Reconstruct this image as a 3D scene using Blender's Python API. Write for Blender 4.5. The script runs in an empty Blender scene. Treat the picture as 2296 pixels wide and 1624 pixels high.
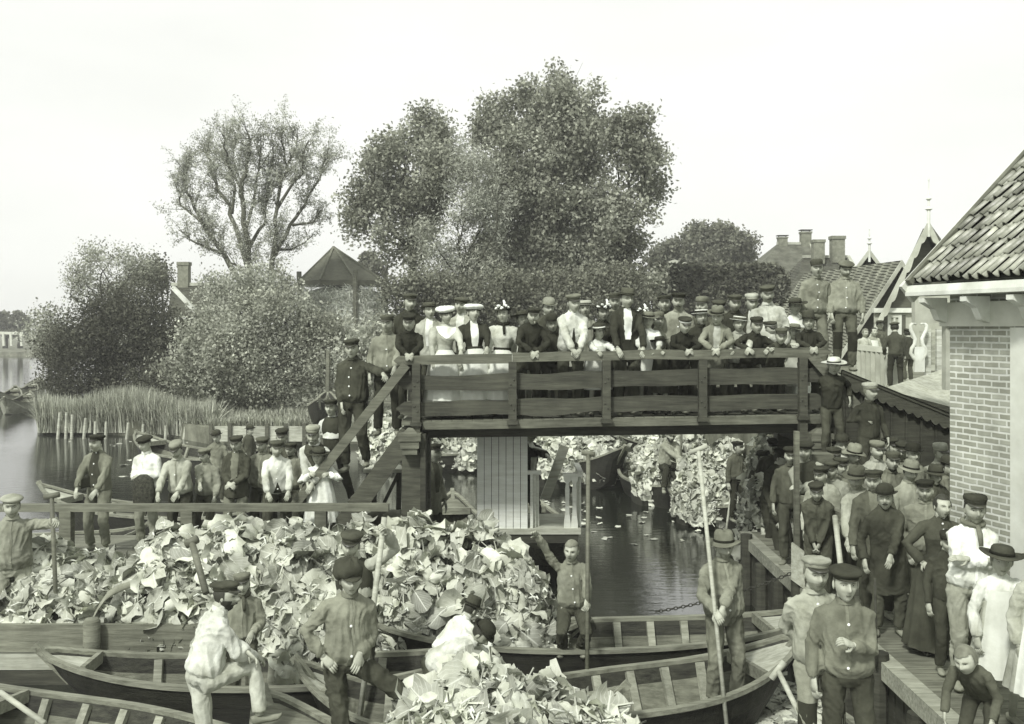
import bpy, bmesh, math, random
import numpy as np
from mathutils import Vector, Matrix, Quaternion, noise
from mathutils.bvhtree import BVHTree
random.seed(11); RNG = np.random.default_rng(7)
C = bpy.context.scene.collection
SC = bpy.context.scene
F, HX, HY, CAMZ = 2200.0, 1148.0, 730.0, 4.0     # focal length and horizon in photo units, camera height (water is z = 0)
def pt(x, y, d):  return Vector(((x-HX)/F*d, d, CAMZ-(y-HY)/F*d))
def px(x, d):     return (x-HX)/F*d
def pz(y, d):     return CAMZ-(y-HY)/F*d
def onz(x, y, z):                                # point of height z seen at x, y
    d = (CAMZ-z)*F/(y-HY); return pt(x, y, d)

# ---------- materials: everything in the toned greys of an old plate
def tone(v):
    b = .70+.22*min(1, v/.8)
    return (v*.955, v, v*b, 1)
_M = {}
def mat(name, v, rough=.8, var=.25, scale=8, bump=.0, bscale=None, kind='noise', v2=None, stretch=(1,1,1), spec=.3, trans=0, island=0, detail=5, coord='Object', metal=0):
    if name in _M: return _M[name]
    m = bpy.data.materials.new(name); m.use_nodes = True; _M[name] = m
    nt = m.node_tree; N = nt.nodes; L = nt.links
    b = N['Principled BSDF']; b.inputs['Roughness'].default_value = rough
    b.inputs['Specular IOR Level'].default_value = spec; b.inputs['Metallic'].default_value = metal
    tc = N.new('ShaderNodeTexCoord'); mp = N.new('ShaderNodeMapping'); mp.inputs['Scale'].default_value = stretch
    L.new(tc.outputs[coord], mp.inputs['Vector'])
    oi = N.new('ShaderNodeObjectInfo'); ad = N.new('ShaderNodeVectorMath'); ad.operation = 'ADD'
    sc = N.new('ShaderNodeVectorMath'); sc.operation = 'SCALE'; sc.inputs['Scale'].default_value = 37.0
    cb = N.new('ShaderNodeCombineXYZ'); L.new(oi.outputs['Random'], cb.inputs[0]); L.new(oi.outputs['Random'], cb.inputs[1])
    L.new(cb.outputs[0], sc.inputs[0]); L.new(mp.outputs[0], ad.inputs[0]); L.new(sc.outputs[0], ad.inputs[1])
    n = N.new('ShaderNodeTexNoise'); n.inputs['Scale'].default_value = scale; n.inputs['Detail'].default_value = detail; n.inputs['Roughness'].default_value = .62
    L.new(ad.outputs[0], n.inputs['Vector'])
    r = N.new('ShaderNodeValToRGB'); e = r.color_ramp.elements
    e[0].position = .3; e[1].position = .7
    e[0].color = tone(v*(1-var)) ; e[1].color = tone((v2 if v2 is not None else v*(1+var)))
    L.new(n.outputs['Fac'], r.inputs[0]); col = r.outputs[0]
    # broad stains and wear
    ns = N.new('ShaderNodeTexNoise'); ns.inputs['Scale'].default_value = 1.7; ns.inputs['Detail'].default_value = 5; ns.inputs['Roughness'].default_value = .65
    ax = N.new('ShaderNodeVectorMath'); ax.operation = 'ADD'; L.new(tc.outputs[coord], ax.inputs[0]); L.new(sc.outputs[0], ax.inputs[1]); L.new(ax.outputs[0], ns.inputs['Vector'])
    ms = N.new('ShaderNodeMapRange'); ms.inputs[1].default_value = .32; ms.inputs[2].default_value = .68; ms.inputs[3].default_value = 1-min(.32,var*.8); ms.inputs[4].default_value = 1+min(.22,var*.6); L.new(ns.outputs['Fac'], ms.inputs[0])
    vs = N.new('ShaderNodeVectorMath'); vs.operation = 'SCALE'; L.new(col, vs.inputs[0]); L.new(ms.outputs[0], vs.inputs['Scale']); col = vs.outputs[0]
    if island:
        g = N.new('ShaderNodeNewGeometry'); mm = N.new('ShaderNodeMapRange')
        mm.inputs[3].default_value = 1-island; mm.inputs[4].default_value = 1+island
        L.new(g.outputs['Random Per Island'], mm.inputs[0])
        vm = N.new('ShaderNodeVectorMath'); vm.operation = 'SCALE'; L.new(col, vm.inputs[0]); L.new(mm.outputs[0], vm.inputs['Scale']); col = vm.outputs[0]
    L.new(col, b.inputs['Base Color'])
    if bump:
        n2 = N.new('ShaderNodeTexNoise'); n2.inputs['Scale'].default_value = bscale or scale*3; n2.inputs['Detail'].default_value = 4
        L.new(ad.outputs[0], n2.inputs['Vector'])
        bp = N.new('ShaderNodeBump'); bp.inputs['Strength'].default_value = bump*.8; bp.inputs['Distance'].default_value = .012
        L.new(n2.outputs['Fac'], bp.inputs['Height']); L.new(bp.outputs[0], b.inputs['Normal'])
    if trans:
        t = N.new('ShaderNodeBsdfTranslucent'); L.new(col, t.inputs[0]); mx = N.new('ShaderNodeMixShader'); mx.inputs[0].default_value = trans
        L.new(b.outputs[0], mx.inputs[1]); L.new(t.outputs[0], mx.inputs[2]); L.new(mx.outputs[0], N['Material Output'].inputs[0])
    return m
def wood(name, v, var=.35, rough=.75, bump=.5): return mat(name, v, rough, var, 3, bump, 14, stretch=(1,1,9), detail=8)
def woodx(name, v, var=.35, rough=.75, bump=.5): return mat(name, v, rough, var, 3, bump, 14, stretch=(.7,9,9), detail=8)
def cloth(v):
    v = round(v, 3)
    return mat('cloth_%03d' % int(v*1000), v*(1.25 if .12 < v < .45 else 1.05 if v >= .45 else .78), .95, .36, 4, .4, 60, spec=.08, detail=7)

# ---------- mesh builder
class MB:
    def __init__(s): s.v = []; s.f = []; s.m = []
    def add(s, vs, fs, mi=0):
        o = len(s.v); s.v += [tuple(p) for p in vs]
        for f in fs: s.f.append(tuple(i+o for i in f)); s.m.append(mi)
        return s
    def box(s, c, size, rot=None, mi=0, taper=1):
        x, y, z = [k/2 for k in size]; c = Vector(c)
        P = [Vector((a*x*(taper if k > 0 else 1), b*y*(taper if k > 0 else 1), k*z)) for k in (-1,1) for a, b in ((-1,-1),(1,-1),(1,1),(-1,1))]
        if rot is not None: P = [rot @ p for p in P]
        return s.add([p+c for p in P], [(3,2,1,0),(4,5,6,7),(0,1,5,4),(1,2,6,5),(2,3,7,6),(3,0,4,7)], mi)
    def beam(s, a, b, w, h, up=(0,0,1), mi=0):      # box from a to b, w across, h along up
        a = Vector(a); b = Vector(b); t = (b-a); L = t.length; t.normalize()
        u = Vector(up); sd = t.cross(u).normalized(); u = sd.cross(t).normalized()
        R = Matrix((t, sd, u)).transposed()
        return s.box((a+b)/2, (L, w, h), R, mi)
    def loft(s, rings, cap=True, mi=0, closed=True):
        n = len(rings[0]); o = len(s.v)
        for r in rings: s.v += [tuple(p) for p in r]
        for i in range(len(rings)-1):
            for j in range(n if closed else n-1):
                k = (j+1) % n
                s.f.append((o+i*n+j, o+i*n+k, o+(i+1)*n+k, o+(i+1)*n+j)); s.m.append(mi)
        if cap and closed:
            s.f.append(tuple(o+j for j in reversed(range(n)))); s.m.append(mi)
            q = o+(len(rings)-1)*n; s.f.append(tuple(q+j for j in range(n))); s.m.append(mi)
        return s
    def tube(s, pts, rad, n=8, mi=0, flat=1.0, cap=True):
        pts = [Vector(p) for p in pts]
        if not hasattr(rad, '__len__'): rad = [rad]*len(pts)
        rings = []; prev = None
        for i, p in enumerate(pts):
            t = (pts[min(i+1, len(pts)-1)]-pts[max(i-1, 0)]).normalized()
            if prev is None:
                a = Vector((0,1,0)) if abs(t.y) < .8 else Vector((1,0,0))
                u = (a-t*a.dot(t)).normalized()
            else: u = (prev-t*prev.dot(t)).normalized()
            prev = u; w = t.cross(u)
            rings.append([p+(u*math.cos(k*2*math.pi/n)*flat+w*math.sin(k*2*math.pi/n))*rad[i] for k in range(n)])
        return s.loft(rings, cap, mi)
    def lathe(s, prof, n=20, c=(0,0,0), sx=1, sy=1, mi=0, cap=True):
        c = Vector(c)
        return s.loft([[c+Vector((r*sx*math.cos(k*2*math.pi/n), r*sy*math.sin(k*2*math.pi/n), z)) for k in range(n)] for r, z in prof], cap, mi)
    def ell(s, c, r, n=12, m=8, mi=0, rot=None):
        c = Vector(c); rings = []
        for i in range(m+1):
            th = -math.pi/2+math.pi*(i+.02)/(m+.04)
            rg = []
            for k in range(n):
                p = Vector((r[0]*math.cos(th)*math.cos(k*2*math.pi/n), r[1]*math.cos(th)*math.sin(k*2*math.pi/n), r[2]*math.sin(th)))
                rg.append(c+(rot @ p if rot is not None else p))
            rings.append(rg)
        return s.loft(rings, True, mi)
    def obj(s, name, mats, parent=None, smooth=False, loc=None):
        me = bpy.data.meshes.new(name); me.from_pydata(s.v, [], s.f)
        mats = mats if isinstance(mats, (list, tuple)) else [mats]
        for m in mats: me.materials.append(m)
        if len(mats) > 1: me.polygons.foreach_set('material_index', s.m)
        if smooth: me.polygons.foreach_set('use_smooth', [True]*len(me.polygons))
        o = bpy.data.objects.new(name, me); C.objects.link(o)
        if parent: o.parent = parent
        if loc is not None: o.location = loc
        return o
def npmesh(name, verts, quads, mats, parent=None, smooth=False, uv=None, mi=None):
    me = bpy.data.meshes.new(name); nv, nf = len(verts), len(quads); k = quads.shape[1]
    me.vertices.add(nv); me.vertices.foreach_set('co', verts.astype(np.float32).ravel())
    me.loops.add(nf*k); me.loops.foreach_set('vertex_index', quads.astype(np.int32).ravel())
    me.polygons.add(nf); me.polygons.foreach_set('loop_start', np.arange(0, nf*k, k, dtype=np.int32))
    me.polygons.foreach_set('loop_total', np.full(nf, k, dtype=np.int32))
    if smooth: me.polygons.foreach_set('use_smooth', np.ones(nf, dtype=bool))
    if mi is not None: me.polygons.foreach_set('material_index', mi.astype(np.int32))
    if uv is not None:
        l = me.uv_layers.new(name='UVMap'); l.data.foreach_set('uv', uv[quads.ravel()].astype(np.float32).ravel())
    me.update(calc_edges=True)
    for m in (mats if isinstance(mats, (list, tuple)) else [mats]): me.materials.append(m)
    o = bpy.data.objects.new(name, me); C.objects.link(o)
    if parent: o.parent = parent
    return o
def tag(o, label=None, cat=None, group=None, kind=None):
    if label: o['label'] = label
    if cat: o['category'] = cat
    if group: o['group'] = group
    if kind: o['kind'] = kind
    return o
def empty(name, loc, label=None, cat=None, group=None, rz=0):
    o = bpy.data.objects.new(name, None); C.objects.link(o); o.location = loc; o.rotation_euler = (0,0,rz); o.empty_display_size = .1
    return tag(o, label, cat, group)
def tree_copy(o, parent=None, kids=None):
    kids = kids if kids is not None else {}
    c = o.copy(); C.objects.link(c); c.parent = parent
    for ch in list(o.children): tree_copy(ch, c)
    return c
def rotz(a): return Matrix.Rotation(a, 3, 'Z')
def sm(a, b, t): t = max(0, min(1, (t-a)/(b-a))); return t*t*(3-2*t)
# ---------- camera, light, sky
cam = bpy.data.cameras.new('camera'); co = bpy.data.objects.new('camera', cam); C.objects.link(co)
co.location = (0,0,CAMZ); co.rotation_euler = (math.radians(90),0,0)
cam.sensor_width = 36; cam.lens = 36*F/2296; cam.shift_y = -(812-HY)/2296; cam.clip_end = 2000; cam.clip_start = .1
SC.camera = co
SUN_EL, SUN_AZ = math.radians(46), math.radians(208)       # azimuth: where the sun stands, from +Y clockwise (behind the camera, to its left)
w = bpy.data.worlds.new('World'); SC.world = w; w.use_nodes = True
N = w.node_tree.nodes; L = w.node_tree.links; bg = N['Background']
sky = N.new('ShaderNodeTexSky'); sky.sky_type = 'NISHITA'; sky.sun_disc = False; sky.sun_elevation = SUN_EL; sky.sun_rotation = SUN_AZ
sky.dust_density = 4; sky.air_density = 1.2
bw = N.new('ShaderNodeRGBToBW'); L.new(sky.outputs[0], bw.inputs[0])
# overcast: the clear sky is mostly levelled out by thin white cloud with faint structure
tcw = N.new('ShaderNodeTexCoord'); cl = N.new('ShaderNodeTexNoise'); cl.inputs['Scale'].default_value = 2.2; cl.inputs['Detail'].default_value = 5
mpw = N.new('ShaderNodeMapping'); mpw.inputs['Scale'].default_value = (1,1,3.5); L.new(tcw.outputs['Generated'], mpw.inputs[0]); L.new(mpw.outputs[0], cl.inputs['Vector'])
mr = N.new('ShaderNodeMapRange'); mr.inputs[1].default_value = .3; mr.inputs[2].default_value = .7; mr.inputs[3].default_value = 9.6; mr.inputs[4].default_value = 11.0
L.new(cl.outputs['Fac'], mr.inputs[0])
mx = N.new('ShaderNodeMix'); mx.data_type = 'FLOAT'; mx.inputs[0].default_value = .82; L.new(bw.outputs[0], mx.inputs[2]); L.new(mr.outputs[0], mx.inputs[3])
cm = N.new('ShaderNodeCombineColor')
for i, k in enumerate((.985, 1.0, .955)):
    q = N.new('ShaderNodeMath'); q.operation = 'MULTIPLY'; q.inputs[1].default_value = k; L.new(mx.outputs[0], q.inputs[0]); L.new(q.outputs[0], cm.inputs[i])
L.new(cm.outputs[0], bg.inputs[0]); bg.inputs[1].default_value = .083
sl = bpy.data.lights.new('sun', 'SUN'); so = bpy.data.objects.new('sun', sl); C.objects.link(so)
sl.energy = 2.9; sl.angle = math.radians(7); sl.color = (1,.985,.95)
sd = Vector((math.sin(SUN_AZ)*math.cos(SUN_EL), math.cos(SUN_AZ)*math.cos(SUN_EL), math.sin(SUN_EL)))
so.rotation_euler = sd.to_track_quat('Z', 'Y').to_euler()
SC.view_settings.view_transform = 'Standard'; SC.view_settings.look = 'None'; SC.view_settings.exposure = .48; SC.view_settings.gamma = 1

# ---------- water: one sheet, rippled, dark
m = bpy.data.materials.new('water'); m.use_nodes = True; N = m.node_tree.nodes; L = m.node_tree.links; b = N['Principled BSDF']
b.inputs['Base Color'].default_value = (.012,.014,.010,1); b.inputs['Roughness'].default_value = .04; b.inputs['IOR'].default_value = 2.1; b.inputs['Specular IOR Level'].default_value = 1.0
tc = N.new('ShaderNodeTexCoord'); mp = N.new('ShaderNodeMapping'); mp.inputs['Scale'].default_value = (.55,2.4,1); L.new(tc.outputs['Object'], mp.inputs[0])
n1 = N.new('ShaderNodeTexNoise'); n1.inputs['Scale'].default_value = 3.6; n1.inputs['Detail'].default_value = 4; L.new(mp.outputs[0], n1.inputs['Vector'])
n2 = N.new('ShaderNodeTexNoise'); n2.inputs['Scale'].default_value = .35; L.new(tc.outputs['Object'], n2.inputs['Vector'])
mu = N.new('ShaderNodeMath'); mu.operation = 'MULTIPLY'; L.new(n1.outputs['Fac'], mu.inputs[0]); ma_ = N.new('ShaderNodeMath'); ma_.operation = 'MULTIPLY_ADD'; ma_.inputs[1].default_value = .9; ma_.inputs[2].default_value = .12; L.new(n2.outputs['Fac'], ma_.inputs[0]); L.new(ma_.outputs[0], mu.inputs[1])
bp = N.new('ShaderNodeBump'); bp.inputs['Strength'].default_value = .2; bp.inputs['Distance'].default_value = .05
L.new(mu.outputs[0], bp.inputs['Height']); L.new(bp.outputs[0], b.inputs['Normal'])
MB().add([(-400,-30,0),(400,-30,0),(400,900,0),(-400,900,0)], [(0,1,2,3)]).obj('water', m)['kind'] = 'structure'

# ---------- ground: polder bank behind the water, dike on the right
m_grass = mat('ground_grass', .16, .95, .5, 1.2, .8, 20, spec=.1)
m_earth = mat('earth', .07, .95, .4, 3, .6, 14)
def bank(name, outline, z, zt=None, m=None, skirt=True):
    mb = MB(); n = len(outline)
    top = [Vector((x,y,zz if zz is not None else z)) for x, y, zz in [(p+(None,))[:3] for p in outline]]
    mb.add(top, [tuple(range(n))])
    for i in range(n):
        a, b_ = top[i], top[(i+1) % n]
        mb.add([a, b_, Vector((b_.x, b_.y, -.6)), Vector((a.x, a.y, -.6))], [(3,2,1,0)])
    o = mb.obj(name, m or m_grass); o['kind'] = 'structure'; return o
# far left meadow shore and the farmyard shore (from reeds to behind the bridge)
YB = 38
bank('farmyard_ground', [(px(95,36.5),36.5), (px(400,36),35.2), (px(490,34),33), (px(660,34),32.6), (px(760,34),33), (px(900,34),33.5), (px(1200,36),36), (px(1450,38),38), (16,40), (16,140), (-60,140), (px(95,36.5)-6,80), (px(95,36.5)-.6,44)], .55)
bank('far_meadow_ground', [(-200,130), (-38,128), (-20,150), (400,150), (400,890), (-390,890)], .5)
bank('dike_ground', [(4.9,17.6), (7.2,16.2), (9.5,14), (14,9), (40,4), (60,139), (15.9,139), (15.9,41), (8.5,40), (4.6,26)], 2.62)
bank('dock_ground', [(4.55,-2), (4.55,13.2), (4.6,17.5), (9,15.9), (13.9,8.8), (40,3.5), (40,-2)], .92, m=m_earth)
# pale paved slope running up to the dike beside the shed
mb = MB(); q_ = [pt(1990,868,15.6), pt(2160,940,14.75), pt(2170,806,18.4), pt(2085,838,17.9)]
mb.loft([[p for p in q_], [Vector((p.x,p.y,p.z-.8)) for p in q_]]); mb.obj('paved_slope', mat('slope_paving', .34, .9, .3, 9, .5, 40))['kind'] = 'structure'
# road on the dike
MB().add([(6.5,22.5,2.626),(30,16,2.626),(32,19,2.626),(7,26.5,2.626)], [(0,1,2,3)]).obj('dike_road', mat('road_clay', .3, .95, .2, 3, .3))['kind'] = 'structure'

# ---------- leaves, crowns, bushes
def leaf_cloud(pos, size, aspect=.55, fold=.25, flat=0.0, rng=RNG):
    """one folded diamond leaf (2 quads -> 1 quad bent) per position; returns verts, quads"""
    n = len(pos)
    a = rng.normal(size=(n,3)); a[:,2] *= (1-flat); a /= np.linalg.norm(a, axis=1)[:,None]
    r = rng.normal(size=(n,3)); b = np.cross(a, r); b /= np.linalg.norm(b, axis=1)[:,None]
    c = np.cross(a, b)
    s = (size*rng.uniform(.6, 1.3, n))[:,None]
    v = np.empty((n,4,3))
    v[:,0] = pos-a*s*.5; v[:,2] = pos+a*s*.5
    v[:,1] = pos+b*s*aspect*.5+c*s*fold*.4; v[:,3] = pos-b*s*aspect*.5+c*s*fold*.4
    q = np.arange(n*4).reshape(n,4)
    return v.reshape(-1,3), q
def leaf_mat(name, v, var=.45):
    return mat(name, v, .7, .3, .6, 0, spec=.25, trans=.32, island=var, v2=v*1.5, detail=3)
def blob_points(blobs, per, rng, shell=.55, gap=.0, gscale=1.2, clump=0):
    """points in the blobs: mostly towards the rim, holes from 3-D noise, gathered into twig clumps"""
    out = []
    tot = sum(b[3]*b[4]*b[5] for b in blobs)**1
    sub_ = []
    for (cx,cy,cz,rx,ry,rz) in blobs:                       # each limb's mass breaks up into smaller uneven tufts
        sub_.append((cx,cy,cz-rz*.1,rx*.66,ry*.7,rz*.66))
        for q in range(7):
            a = rng.normal(size=3); a[1] = -abs(a[1])*.8 if q < 5 else abs(a[1]); a[2] += .25; a /= np.linalg.norm(a); k = rng.uniform(.28,.46)
            sub_.append((cx+a[0]*rx*.64, cy+a[1]*ry*.62, cz+a[2]*rz*.66, rx*k*1.05, ry*k, rz*k))
    for (cx,cy,cz,rx,ry,rz) in sub_:
        n = int(1.5*1.5*per*(rx*ry*rz)**(2/3))
        d = rng.normal(size=(n,3)); d /= np.linalg.norm(d, axis=1)[:,None]
        rad = shell+(1-shell)*rng.random(n)**.6
        rad += rng.normal(size=n)*.06
        p = d*rad[:,None]*np.array([rx,ry,rz])+np.array([cx,cy,cz])
        if gap > 0:
            k = np.array([noise.noise(Vector(q)*.55)*.7+noise.noise(Vector(q)*1.6)*.5 for q in p])
            p = p[k > gap-.5]
        out.append(p)
    p = np.concatenate(out)
    if clump:
        m_ = max(8, len(p)//clump)
        cen = p[rng.integers(0, len(p), m_)]
        idx = rng.integers(0, m_, len(p))
        p = cen[idx]+rng.normal(size=(len(p),3))*.25
    return p
m_bark = wood('bark', .05, .5, .95, .9)
m_bark_pale = wood('pale_bark', .10, .45, .95, .9)
def branches(base, tips, r0, rng, wob=.12, sub=3, split=.35, mb=None):
    mb = mb or MB(); base = Vector(base)
    for t, rr in tips:
        t = Vector(t); L_ = (t-base).length; pts = []; rad = []
        bend = Vector((rng.normal()*wob*L_, rng.normal()*wob*L_, 0))
        n = 9
        for i in range(n+1):
            s = i/n
            lift = Vector((0,0,(s**.8-s)*L_*.18))
            p = base.lerp(t, s)+bend*math.sin(s*math.pi)+lift+Vector(rng.normal(size=3))*.012*L_*math.sin(s*math.pi)
            pts.append(p); rad.append(rr*(1-s)**.8+.014)
        mb.tube(pts, rad, 6)
        for k in range(sub):
            i = rng.integers(3, n); p = pts[i]; d = Vector(rng.normal(size=3)); d.z = abs(d.z)*.9
            q = p+(d.normalized()*.6+(t-base).normalized()*.6)*L_*rng.uniform(.1,.2)
            mb.tube([p, p.lerp(q,.5)+Vector((0,0,.03*L_)), q], [rad[i]*.55, rad[i]*.35, .01], 5)
            for kk in range(2):
                q2 = q+Vector(rng.normal(size=3))*.05*L_+Vector((0,0,.03*L_)); mb.tube([p.lerp(q,.6), q2], [rad[i]*.25,.006], 4)
    return mb
def px_blobs(lst, d, rng, depth=.8):
    out = []
    for b in lst:
        x, y, rx, ry = b[:4]; dd = d+(b[4] if len(b) > 4 else rng.normal()*.6)
        p = pt(x, y, dd); k = dd/F
        out.append((p.x, p.y, p.z, rx*k, rx*k*depth, ry*k))
    return out
def make_tree(name, label, d, basex, basey, blobs, lm, size, per, r0, seed, gap=.3, shell=.45, cat='tree', group=None, extra=(), bark=None, clump=17, sub=2, aspect=.66):
    rng = np.random.default_rng(seed); B = px_blobs(blobs, d, rng)
    base = Vector((px(basex,d), d, .5)); fork = pt(basex, basey, d)
    root = empty(name, base, label, cat, group); inv = -base
    mb = MB(); mb.tube([base-base, (fork-base)*.5+Vector((.08,0,0)), fork-base], [r0*1.35, r0*1.05, r0], 10)
    tips = [(Vector(b[:3])-base+Vector((0,0,b[5]*.05)), r0*.42*(b[3]/max(q[3] for q in B))**.5) for b in B]
    tips += [(pt(x,y,d+rng.normal()*.8)-base, r0*.3) for x, y in extra]
    branches(fork-base, tips, r0, rng, mb=mb, sub=sub)
    mb.obj('trunk', bark or m_bark, root, True)
    p = blob_points(B, per, rng, shell, gap, clump=clump)
    v, q = leaf_cloud(p-np.array(base), size, aspect, rng=rng)
    npmesh('crown', v, q, lm, root)
    return root
LM_pop = leaf_mat('poplar_leaf', .28); LM_wil = leaf_mat('willow_leaf', .38); LM_dark = leaf_mat('dark_bush_leaf', .095); LM_sil = leaf_mat('silver_bush_leaf', .33)
LM_mid = leaf_mat('mid_leaf', .18); LM_far = leaf_mat('far_leaf', .14); LM_hedge = leaf_mat('hedge_leaf', .13)
# tall poplar group behind the bridge
make_tree('poplar_tree', 'tallest leafy poplar rising behind the middle of the bridge', 46, 1240, 560,
  [(1255,215,55,65),(1200,255,75,80),(1290,240,70,75),(1120,270,62,55),(1180,330,100,85),(1290,330,105,90),(1240,420,130,95),(1150,430,90,85),(1330,420,80,75),(1180,520,110,85),(1300,520,120,90),(1240,600,150,75),(1120,600,80,75),(1360,600,80,70),(1095,300,42,40)], LM_pop, .19, 620, .34, 21, gap=.27)
make_tree('poplar_tree', 'poplar at the right of the grove, its side shoot standing off by the sky', 44.5, 1390, 560,
  [(1420,275,45,40),(1400,310,60,52),(1445,350,55,52),(1405,400,70,60),(1460,430,45,42),(1410,480,75,60),(1380,545,80,60),(1420,590,70,55),(1400,640,95,50)], LM_pop, .19, 600, .2, 22, gap=.3)
make_tree('poplar_tree', 'leafy poplar left of the grove, leaning out beside the hay barn', 45, 925, 560,
  [(960,285,55,45),(920,320,70,60),(985,340,50,55),(865,330,45,35),(870,390,70,60),(950,390,85,65),(800,440,55,48),(850,470,85,55),(940,470,80,60),(990,440,45,60),(800,520,50,45),(870,545,75,45),(930,560,50,40)], LM_pop, .18, 600, .17, 23, gap=.32, extra=[(900,600),(880,560)])
make_tree('sapling_tree', 'pale feathery willow thicket between the two poplars', 43, 1035, 640,
  [(1050,350,50,55),(1040,410,50,55),(1085,380,60,60),(1060,450,70,65),(1100,470,60,60),(1020,510,50,60),(1075,540,70,60),(970,540,40,55),(1030,600,75,60),(985,620,50,45),(1100,620,60,55)], LM_wil, .17, 760, .1, 24, gap=.36, aspect=.3)
make_tree('shrub_tree', 'dark undergrowth bush at the foot of the poplars', 41.5, 1150, 690,
  [(900,640,55,45),(960,650,60,45),(1030,660,70,45),(1110,660,80,50),(1190,665,85,50),(1270,660,90,55),(1350,660,90,55),(1400,655,60,60),(930,700,90,50),(1060,710,100,50),(1200,710,110,50),(1340,710,110,50),(1400,705,60,45)], LM_mid, .15, 700, .2, 25, gap=.2, cat='bush', clump=10)
# big open willow: several stems, wandering limbs, fine twigs strung with narrow leaves
def willow():
    rng = np.random.default_rng(26); d = 49; base = Vector((px(566,d), d, .5)); k = d/F
    root = empty('willow_tree', base, 'big thinly leaved old willow with spreading bare branches', 'tree')
    ST = [([(566,800),(566,690),(558,600),(550,520),(545,430),(560,340),(556,300)],.34), ([(556,600),(520,480),(485,410),(470,350),(455,335)],.17), ([(568,680),(500,570),(455,500),(420,430),(410,370)],.22),
          ([(500,570),(440,545),(400,515)],.10), ([(566,720),(604,640),(615,560),(620,470),(640,380),(632,300)],.24), ([(612,575),(655,505),(690,440),(720,390),(738,345)],.15), ([(556,560),(590,500),(600,420),(612,330)],.13),
          ([(520,480),(530,400),(520,315)],.10), ([(620,470),(670,390),(692,315)],.11), ([(455,500),(405,460),(398,410)],.09), ([(615,560),(660,560),(700,530)],.10), ([(655,505),(700,500),(722,470)],.08), ([(550,520),(575,430),(585,330)],.12), ([(545,430),(505,360),(500,300)],.1), ([(558,610),(520,590),(480,560)],.09), ([(640,380),(665,330),(660,290)],.08)]
    mb = MB(); tw = MB(); LP = []
    for pts, r in ST:
        P = []; off = rng.normal()*.9; n = len(pts)
        fine = []
        for i in range(n-1):
            for q in range(4):
                t = q/4; x = pts[i][0]*(1-t)+pts[i+1][0]*t+rng.normal()*3*(1 if i else 0); y = pts[i][1]*(1-t)+pts[i+1][1]*t
                fine.append((x,y))
        fine.append(pts[-1]); m = len(fine)
        for i, (x,y) in enumerate(fine): P.append(pt(x,y,d+off*i/m)-base)
        mb.tube(P, [r*.8*(1-.88*(i/m)**.7)+.012 for i in range(m)], 7)
        L_ = sum((P[i+1]-P[i]).length for i in range(m-1))
        for q in range(int(L_*4.2)):
            i = int(rng.integers(int(m*.3), m-1)); p = P[i]; dr = (P[i+1]-P[i]).normalized()*.8+Vector(rng.normal(size=3))*.55+Vector((0,0,.55)); dr.normalize()
            ln = rng.uniform(.7,1.9); bend = Vector(rng.normal(size=3))*.25
            T = [p+dr*ln*t+bend*t*t*ln*.5+Vector((0,0,-.12*t*t*ln)) for t in (0,.35,.7,1)]
            tw.tube(T, [.022,.014,.009,.004], 4)
            for z in range(3):
                t = rng.uniform(.3,.9); b_ = p+dr*ln*t; e = b_+(dr+Vector(rng.normal(size=3))*.8).normalized()*ln*.45; tw.tube([b_, e], [.008,.003], 3)
                c = int(19*ln); u = rng.random((c,1)); LP.append(np.array(b_)+(np.array(e)-np.array(b_))*u+rng.normal(size=(c,3))*.09)
            c = int(32*ln); u = rng.random(c)**.8; A = np.array([list(p+dr*ln*t+bend*t*t*ln*.5) for t in u]); LP.append(A+rng.normal(size=(c,3))*(.06+.12*u[:,None]))
    tr = mb.obj('trunk', m_bark_pale, root, True); tw.obj('twigs', m_bark_pale, tr, True)
    v, q = leaf_cloud(np.concatenate(LP), .14, .34, rng=rng); npmesh('crown', v, q, LM_wil, root)
willow()
# bushes along the reed bank
make_tree('dark_bush', 'large round dark bush on the reed bank', 42, 250, 800,
  [(305,680,70,48),(240,715,72,55),(340,715,68,50),(175,760,78,60),(270,750,100,75),(360,770,85,75),(140,790,50,50),(200,820,90,60),(300,840,110,60),(390,840,90,55),(420,770,50,60),(130,840,45,45),(300,895,90,35),(200,885,80,35),(420,880,70,45)], LM_dark, .11, 900, .2, 31, gap=.05, shell=.72, cat='bush', clump=8)
make_tree('silver_bush', 'broad pale silvery willow bush above the jetty', 38.5, 600, 840,
  [(470,720,60,45),(545,700,70,45),(640,700,65,42),(720,735,65,42),(440,780,60,50),(520,780,90,65),(620,770,100,70),(720,780,85,65),(390,835,45,40),(470,850,70,50),(570,850,90,50),(670,850,85,50),(755,810,50,55),(745,775,42,45),(430,885,60,40),(520,905,80,38),(620,905,80,40),(720,890,70,42),(790,880,50,40)], LM_sil, .13, 760, .16, 32, gap=.16, shell=.68, cat='bush', clump=10)
make_tree('tall_shrub', 'pale feathery tall shrubs rising above the dark bush', 50, 240, 700,
  [(215,590,45,40),(255,575,50,35),(180,620,40,45),(160,650,35,40),(300,610,55,45),(230,640,70,50),(315,600,35,35)], LM_sil, .12, 520, .14, 33, gap=.34, cat='bush')
make_tree('tall_shrub', 'darker round tree crown beside the brick chimney', 51, 365, 700,
  [(345,600,32,35),(362,622,24,35),(335,625,40,40),(350,650,35,30)], LM_mid, .15, 560, .12, 34, gap=.25, cat='bush')
make_tree('bush', 'grey green bush at the foot of the old willow', 45, 600, 760,
  [(540,640,60,40),(600,630,60,45),(480,650,50,35),(640,640,50,45),(590,680,80,40),(500,685,50,36)], LM_wil, .14, 560, .1, 35, gap=.22, cat='bush')
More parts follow.
